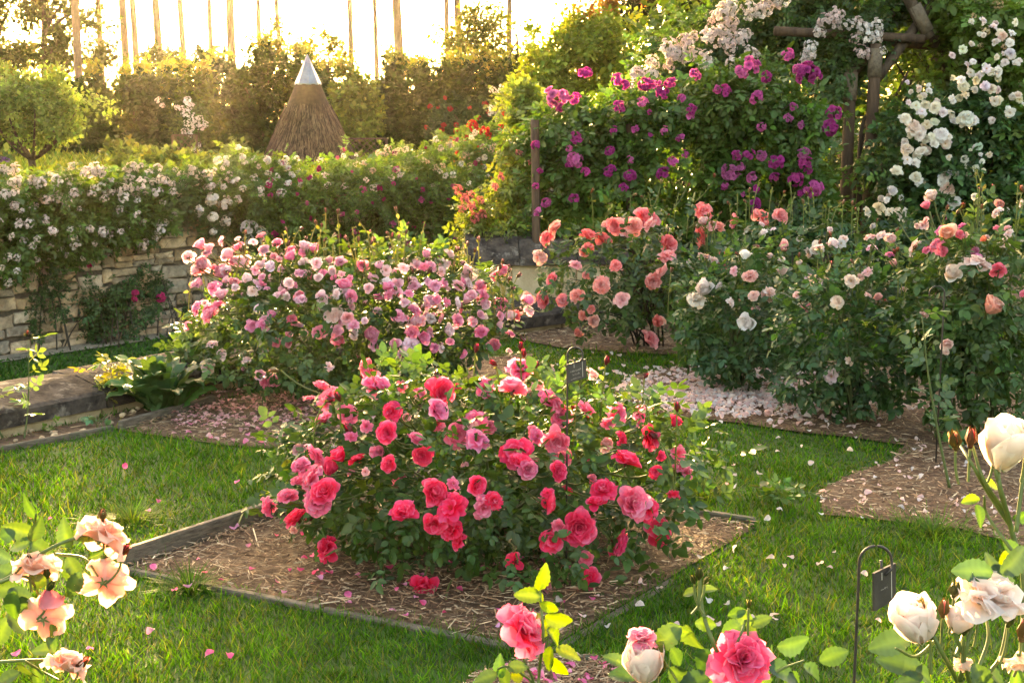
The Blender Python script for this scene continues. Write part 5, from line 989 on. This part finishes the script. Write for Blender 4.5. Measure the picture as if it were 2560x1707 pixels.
# ================================================================ FALLEN PETALS
def petals(n, pts_fn, label, group, cols, s0, s1):
    for i in range(n):
        P = pts_fn()
        if P is None: continue
        c = cols[rng.integers(0, len(cols))]; nn = nrm(UP + rng.normal(size=3) * .35) * (1 if rng.random() < .7 else -1)
        o = inst("fallen_petal", FPM, None, mat4(frame(nn), P, rng.uniform(s0, s1)), np.clip(np.array(c) * np.exp(rng.normal() * .12), 0, .95)); tag(o, label, "petal", group)
def rect(x0, x1, y0, y1, z, poly=None, out=False):
    def f():
        for _ in range(30):
            P = gnd(rng.uniform(x0, x1), rng.uniform(y0, y1), z)
            if poly is None or inside(poly, P[None])[0] != out: return P
    return f
PINKP = [(.82, .22, .45), (.85, .38, .55), (.78, .15, .32)]; WP = [(.80, .66, .62), (.84, .62, .60), (.78, .74, .74)]
petals(75, rect(330, 1500, 1300, 1610, .035, bed1), "pink fallen petal on the mulch of the square red rose bed", "pink petals on the red rose bed", PINKP, .018, .034)
petals(70, rect(330, 1000, 1000, 1130, .03, bed2), "pale pink fallen petal on the mulch of the wide pink bush", "pink petals under the pink bush", [(.85, .45, .52), (.85, .6, .6), (.8, .3, .45)], .022, .04)
petals(16, rect(20, 700, 1150, 1640, .05, bed1, True), "pink fallen petal on the left lawn grass", "pink petals on the left lawn", PINKP, .022, .036)
petals(70, rect(1360, 2200, 900, 1600, .045), "white fallen petal on the lawn right of the red bush", "white petals on the right lawn", WP, .020, .036)
petals(75, rect(1980, 2560, 1080, 1370, .03, bed4), "white fallen petal on the mulch at the right", "white petals on the right mulch bed", WP, .020, .036)
petals(40, rect(1350, 1560, 880, 1010, .05), "white fallen petal on the grass behind the lettered stake", "white petals behind the lettered stake", WP, .025, .045)
petals(26, rect(1180, 1600, 1640, 1707, .03, bed5), "pink fallen petal on the front mulch bed", "pink petals on the front bed", PINKP, .022, .035)
g = Geo(); n = 2300; A_ = np.array([gnd(rng.normal(1780, 190), rng.normal(1005, 38)) for _ in range(n)]); A_ = A_[inside(bed4, A_ + rng.normal(size=A_.shape) * .05)]; n = len(A_); A_[:, 2] = .03 + rng.random(n) * .02
scatter(g, (FP[0] - FP[0].mean(0), FP[1]), A_, np.stack([frame(nrm(UP + v * .35)) for v in rng.normal(size=(n, 3))]), rng.uniform(.024, .046, n), np.array(WP)[rng.integers(0, 3, n)] * .95); solo("petal_carpet", g, PETALC, 'stuff', True)
g = Geo(); n = 700; A_ = np.array([gnd(rng.uniform(430, 1000), rng.normal(1035, 32)) for _ in range(n)]); A_ = A_[inside(bed2, A_) | inside(strip, A_)]; n = len(A_); A_[:, 2] = .025 + rng.random(n) * .012
scatter(g, (FP[0] - FP[0].mean(0), FP[1]), A_, np.stack([frame(nrm(UP + v * .3)) for v in rng.normal(size=(n, 3))]), rng.uniform(.016, .032, n), np.array([(.75, .40, .42), (.8, .5, .5), (.6, .3, .3)])[rng.integers(0, 3, n)]); solo("pink_petal_litter", g, PETALC, 'stuff', True)

# ================================================================ FOREGROUND ROSES
def near_leaf(seed):
    r = np.random.default_rng(seed); n, k = 15, 5; v = np.linspace(0, 1, n); w = .30 * np.sin(math.pi * np.clip(v * .97 + .015, 0, 1) ** .85) ** .8; V = []; T = []
    cu, fo, tw = r.uniform(.1, .45), r.uniform(.1, .5), r.normal() * .25
    for i in range(n):
        for u in np.linspace(-1, 1, k):
            ww = w[i] * (1 + (.09 if i % 2 else -.05) * (abs(u) == 1)); x = u * ww; V.append([x, v[i], -cu * v[i] ** 2 + fo * x * x / .3 + tw * x * v[i] + r.normal() * .008])
    for i in range(n - 1):
        for j in range(k - 1): a = i * k + j; T += [(a, a + 1, a + k + 1), (a, a + k + 1, a + k)]
    c = np.repeat(np.where(np.arange(n) % 2, 1.05, .93), k)[:, None] * np.ones((n * k, 3)); c[k // 2::k] = [1.6, 1.45, 1.1]; return mkmesh("leaf", np.array(V), np.array(T), [LEAF], c)
NL = [near_leaf(s) for s in range(6)]
NP = {}
def near_rose(t, P, n, dia, col, kind, seed):
    key = (kind, seed)
    if key not in NP:
        pl = rose_petals(kind, 300 + seed); ex = np.quantile(np.concatenate([np.hypot(V[:, 0], V[:, 1]) for V, T, q in pl]), .97); out = []
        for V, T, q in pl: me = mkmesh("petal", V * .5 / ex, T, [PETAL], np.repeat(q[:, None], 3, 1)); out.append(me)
        g = Geo(); calyx(g, np.random.default_rng(seed), .55, (.16, .20, .06), mi=0)
        if kind == 'open':
            Q = randdir(60) * .06 + [0, 0, .10]; scatter(g, (LEAF0[0] * .05, LEAF0[1]), Q, np.stack([frame(d_) for d_ in randdir(60)]), np.ones(60), np.tile([.75, .48, .10], (60, 1)))
        NP[key] = (g.mesh("rose", [STEM]), out)
    core, pl = NP[key]; M = mat4(frame(n), P, dia); o = inst("rose", core, t, M)
    for me in pl: inst("petal", me, o, M, np.clip(np.asarray(col) * np.exp(rng.normal() * .06), 0, .95))
    return o
def spray(label, d, root, stems, roses, buds, leaves, lcol, name="rose_bush"):
    rt = at(root[0], root[1], d); rt[2] = 0; t = thing(name, label, "rose bush", rt)
    for k, (r0, pts) in enumerate(stems):
        P = [at(x, y, d + (.03 * math.sin(i * 2.1 + k))) for i, (x, y) in enumerate(pts)]
        if k == 0 or pts[0][1] > 1720: P = [rt + [rng.normal() * .02, rng.normal() * .02, -.01], rt * .5 + P[0] * .5 + [0, 0, .1]] + P
        n = 6 * len(P); V, T = tube(spline(P, n), np.linspace(r0, r0 * .6, n), 7); part("stem", Geo().add(V, T, (.12, .16, .045)), STEM, t)
    for i, (x, y, dia, col, kind, nn) in enumerate(roses): near_rose(t, at(x, y, d - .02), nrm(nn), 1.1 * dia * d / F, col, kind, i % 3)
    for (x, y, s, col, dx) in buds:
        P = at(x, y, d - .02); put_rose(t, P - [0, 0, .5 * s * d / F], nrm([dx, -.1, 1]), 1.7 * s * d / F, col, 'bud', 'bud'); P = P - [0, 0, .8 * s * d / F]
        V, T = tube(bez(P - [0, 0, .05] - np.array([dx, 0, 0]) * .04, P - [0, 0, .03], P, 5), .0022, 5, False); part("bud_stalk", Geo().add(V, T, (.13, .16, .05)), STEM, t)
    for i, (x, y, s, ang, k) in enumerate(leaves):
        a = math.radians(ang); Y = np.array([math.cos(a), rng.normal() * .25, math.sin(a)]); Z = np.array([rng.normal() * .5, -.6, .5 + rng.normal() * .45]); P = at(x - math.cos(a) * s / 2, y + math.sin(a) * s / 2, d + rng.normal() * .015)
        inst("leaf", NL[i % 6], t, mat4(frames_yz(Y[None], Z[None])[0], P, s * rng.uniform(1.1, 1.35) * d / F), jitcol(lcol[k], 1, .12, .06)[0])
    return t
PE = (.88, .60, .50); PE2 = (.86, .64, .54); LG = [(.060, .12, .026), (.042, .095, .030), (.125, .20, .015), (.035, .08, .042)]
spray("peach rose branch with pale blooms arching in from the left foreground", 2.3, (-110, 1600),
      [(.0042, [(-90, 1480), (10, 1440), (130, 1368), (225, 1330), (250, 1300), (258, 1282)]), (.003, [(140, 1385), (210, 1395), (245, 1440)]), (.003, [(-40, 1470), (40, 1430), (75, 1370), (85, 1320), (90, 1285)]), (.003, [(-60, 1480), (60, 1440), (100, 1500), (108, 1540)]), (.0032, [(-90, 1660), (60, 1650), (140, 1648), (190, 1650)]), (.0026, [(60, 1650), (110, 1680), (150, 1700)]), (.0026, [(225, 1335), (270, 1375), (300, 1372)])],
      [(250, 1350, 132, PE, 'ruffle', (.35, .55, .75)), (258, 1455, 130, PE, 'open', (.15, .95, .12)), (88, 1432, 110, PE2, 'ruffle', (-.1, .5, .85)), (108, 1548, 122, PE, 'open', (-.1, .95, .05)), (165, 1672, 105, PE, 'ruffle', (.2, .7, .6)), (118, 1475, 62, (.80, .30, .34), 'cup', (.1, .2, -.9))],
      [(257, 1285, 26, (.45, .22, .16), .05), (302, 1370, 30, (.85, .15, .18), .8), (72, 1392, 22, (.4, .25, .12), .0), (195, 1648, 32, (.85, .18, .16), 1.2), (118, 1430, 24, (.4, .3, .12), .0), (122, 1462, 24, (.2, .22, .06), .6)],
      [(75, 1272, 66, 130, 0), (55, 1322, 66, 160, 0), (48, 1362, 62, 195, 0), (92, 1330, 55, 60, 1), (100, 1368, 62, -30, 0), (165, 1338, 66, 110, 0), (185, 1345, 50, 40, 1), (205, 1340, 50, -40, 0), (165, 1440, 70, -100, 0), (182, 1415, 55, -60, 1), (190, 1455, 56, -110, 1), (95, 1452, 60, 30, 0), (28, 1512, 72, -105, 0), (62, 1520, 62, -70, 1), (15, 1470, 66, 170, 0), (45, 1485, 55, -20, 1), (165, 1492, 68, -115, 0), (130, 1582, 44, -80, 0), (112, 1620, 56, 170, 0), (128, 1612, 45, -60, 1), (8, 1572, 66, -120, 0), (40, 1555, 60, -50, 3), (20, 1430, 55, 150, 1), (240, 1390, 34, 10, 1), (280, 1360, 34, 20, 0), (230, 1340, 30, 200, 0), (60, 1680, 60, -60, 0), (20, 1690, 60, 200, 1), (95, 1690, 50, -70, 0), (260, 1400, 28, -60, 1), (10, 1340, 60, 200, 3), (0, 1390, 60, 160, 3)], LG)
spray("deep pink rose beside a lime leaved shoot in the bottom centre", 2.25, (1345, 1900),
      [(.0035, [(1345, 1780), (1348, 1680), (1358, 1590), (1352, 1510), (1348, 1440)]), (.003, [(1345, 1750), (1300, 1680), (1260, 1665), (1225, 1690)]), (.003, [(1340, 1740), (1310, 1650), (1300, 1600)])],
      [(1297, 1582, 138, (.86, .17, .32), 'ruffle', (.75, -.15, .45))], [],
      [(1355, 1452, 58, 60, 2), (1325, 1487, 58, 170, 2), (1352, 1500, 44, -60, 2), (1372, 1518, 48, -30, 2), (1388, 1548, 54, -20, 2), (1335, 1545, 40, 190, 2), (1345, 1580, 50, 160, 2), (1385, 1590, 52, -50, 2), (1335, 1612, 52, 190, 2), (1372, 1645, 60, -100, 2), (1415, 1625, 52, -10, 2), (1395, 1665, 50, -60, 2), (1310, 1560, 50, 190, 1), (1250, 1668, 52, 100, 0), (1292, 1662, 50, 10, 0), (1218, 1688, 52, 190, 0), (1262, 1690, 48, -70, 0), (1200, 1702, 50, 200, 1), (1300, 1695, 50, -20, 2), (1360, 1560, 40, 200, 2)], LG)
spray("foreground rose bush with white bud, magenta bloom and broad leaves, bottom right of centre", 2.15, (1800, 1950),
      [(.005, [(1850, 1790), (1825, 1700), (1785, 1610), (1757, 1530), (1748, 1440)]), (.0035, [(1700, 1790), (1640, 1720), (1620, 1690)]), (.0035, [(1840, 1780), (1860, 1700), (1852, 1660)]), (.003, [(1800, 1700), (1850, 1590), (1872, 1520)]), (.003, [(1850, 1760), (1940, 1680), (2010, 1650)]), (.003, [(1720, 1780), (1660, 1650), (1608, 1605)])],
      [(1612, 1700, 105, (.90, .80, .74), 'tulip', (-.1, -.2, .95)), (1852, 1655, 150, (.84, .14, .30), 'ruffle', (.1, -.75, .55)), (1606, 1602, 70, (.86, .34, .46), 'ruffle', (-.1, -.3, .9))],
      [(1748, 1432, 26, (.30, .24, .07), 0), (1736, 1446, 20, (.30, .24, .07), -.4), (1762, 1448, 18, (.30, .24, .07), .5), (1650, 1665, 36, (.35, .25, .1), .1), (1640, 1640, 30, (.8, .3, .3), -.2), (1872, 1508, 18, (.3, .26, .08), 0)],
      [(1668, 1588, 82, 215, 0), (1730, 1600, 84, -70, 0), (1700, 1572, 62, 160, 0), (1760, 1560, 46, -10, 0), (1725, 1480, 34, 190, 0), (1770, 1470, 34, 20, 0), (1840, 1575, 72, 20, 0), (1880, 1590, 58, -60, 0), (1862, 1545, 50, 140, 0), (1900, 1550, 52, 30, 0), (1845, 1530, 40, 190, 0), (1985, 1615, 84, 0, 3), (1955, 1672, 92, -20, 3), (2040, 1690, 82, -40, 3), (1905, 1700, 76, -80, 1), (1930, 1650, 70, 60, 1), (1790, 1700, 60, 200, 0), (1700, 1690, 70, -40, 1), (1740, 1700, 76, 200, 1), (1560, 1690, 60, 170, 1), (1690, 1640, 50, -60, 1), (1760, 1650, 60, -110, 1), (2080, 1640, 66, 20, 0), (1990, 1706, 70, -20, 1), (1830, 1620, 50, 200, 1), (1540, 1650, 50, 150, 1)], LG)
WR = (.91, .82, .77)
spray("white rose spray with many green buds in the bottom right corner", 1.85, (2420, 2000),
      [(.0045, [(2420, 1830), (2400, 1720), (2350, 1620), (2310, 1540), (2300, 1515)]), (.004, [(2440, 1800), (2420, 1690), (2380, 1560), (2355, 1525)]), (.004, [(2450, 1800), (2440, 1700), (2470, 1600), (2465, 1540)]), (.0035, [(2400, 1700), (2420, 1600), (2445, 1510)]), (.0035, [(2450, 1760), (2500, 1640), (2520, 1545)]), (.003, [(2390, 1640), (2410, 1580), (2412, 1560)]), (.0035, [(2480, 1800), (2530, 1700), (2548, 1640)]), (.003, [(2340, 1600), (2290, 1640), (2240, 1620)])],
      [(2302, 1600, 118, WR, 'tulip', (-.3, -.2, .9)), (2462, 1508, 172, WR, 'ruffle', (.3, -.1, .95)), (2545, 1640, 90, (.92, .76, .62), 'open', (.2, -.2, -.8)), (2405, 1655, 50, (.88, .72, .58), 'open', (0, .3, -.9)), (2388, 1580, 80, WR, 'tulip', (.1, -.1, .95))],
      [(2302, 1512, 34, (.55, .4, .15), -.1), (2358, 1518, 38, (.85, .30, .28), .0), (2386, 1470, 36, (.30, .27, .08), .1), (2448, 1505, 36, (.28, .26, .08), .1), (2522, 1545, 34, (.28, .26, .08), .2), (2328, 1575, 34, (.28, .26, .08), -.1), (2410, 1565, 34, (.28, .26, .08), 0), (2556, 1570, 50, (.85, .35, .35), .2)],
      [(2232, 1608, 92, 195, 3), (2262, 1662, 86, 165, 3), (2440, 1425, 84, 175, 3), (2500, 1440, 72, -60, 3), (2535, 1410, 80, 30, 3), (2480, 1420, 66, 100, 3), (2320, 1690, 70, -30, 3), (2450, 1690, 70, -60, 1), (2500, 1700, 80, -40, 3), (2280, 1700, 60, 200, 1), (2540, 1700, 66, -90, 1)], LG)
spray("large white cupped rose with red tipped buds at the right edge", 2.0, (2520, 1900),
      [(.0055, [(2560, 1500), (2530, 1330), (2500, 1220), (2492, 1150)]), (.0035, [(2530, 1320), (2470, 1230), (2430, 1160), (2398, 1110)]), (.0035, [(2520, 1290), (2460, 1200), (2430, 1110)]), (.0035, [(2510, 1250), (2490, 1180), (2490, 1105)]), (.0035, [(2540, 1330), (2556, 1200), (2565, 1110)]), (.003, [(2548, 1400), (2470, 1290), (2460, 1240)])],
      [(2500, 1170, 122, (.90, .82, .72), 'tulip', (.05, -.12, 1))],
      [(2390, 1098, 40, (.55, .22, .10), -.2), (2427, 1092, 40, (.75, .16, .15), .0), (2489, 1095, 38, (.25, .26, .07), .2), (2566, 1085, 50, (.25, .26, .07), .1)],
      [(2450, 1285, 52, -70, 1), (2430, 1250, 40, 190, 2), (2530, 1370, 60, -40, 0), (2480, 1210, 40, -30, 2), (2510, 1400, 50, -100, 2), (2555, 1290, 50, 10, 1)], LG)

# ================================================================ HAZE
hz = bpy.data.materials.new("haze"); hz.use_nodes = True; nt = hz.node_tree
for n_ in list(nt.nodes): nt.nodes.remove(n_)
out = nt.nodes.new("ShaderNodeOutputMaterial"); pv = nt.nodes.new("ShaderNodeVolumePrincipled"); pv.inputs['Color'].default_value = (1, .86, .66, 1); pv.inputs['Density'].default_value = .00008; pv.inputs['Anisotropy'].default_value = .88
nt.links.new(pv.outputs[0], out.inputs['Volume'])
V, T = box((0, 230, 12.0), 680, 640, 27.6); o = inst("haze", mkmesh("haze", V, T, [hz], None, None, False)); o['kind'] = 'stuff'
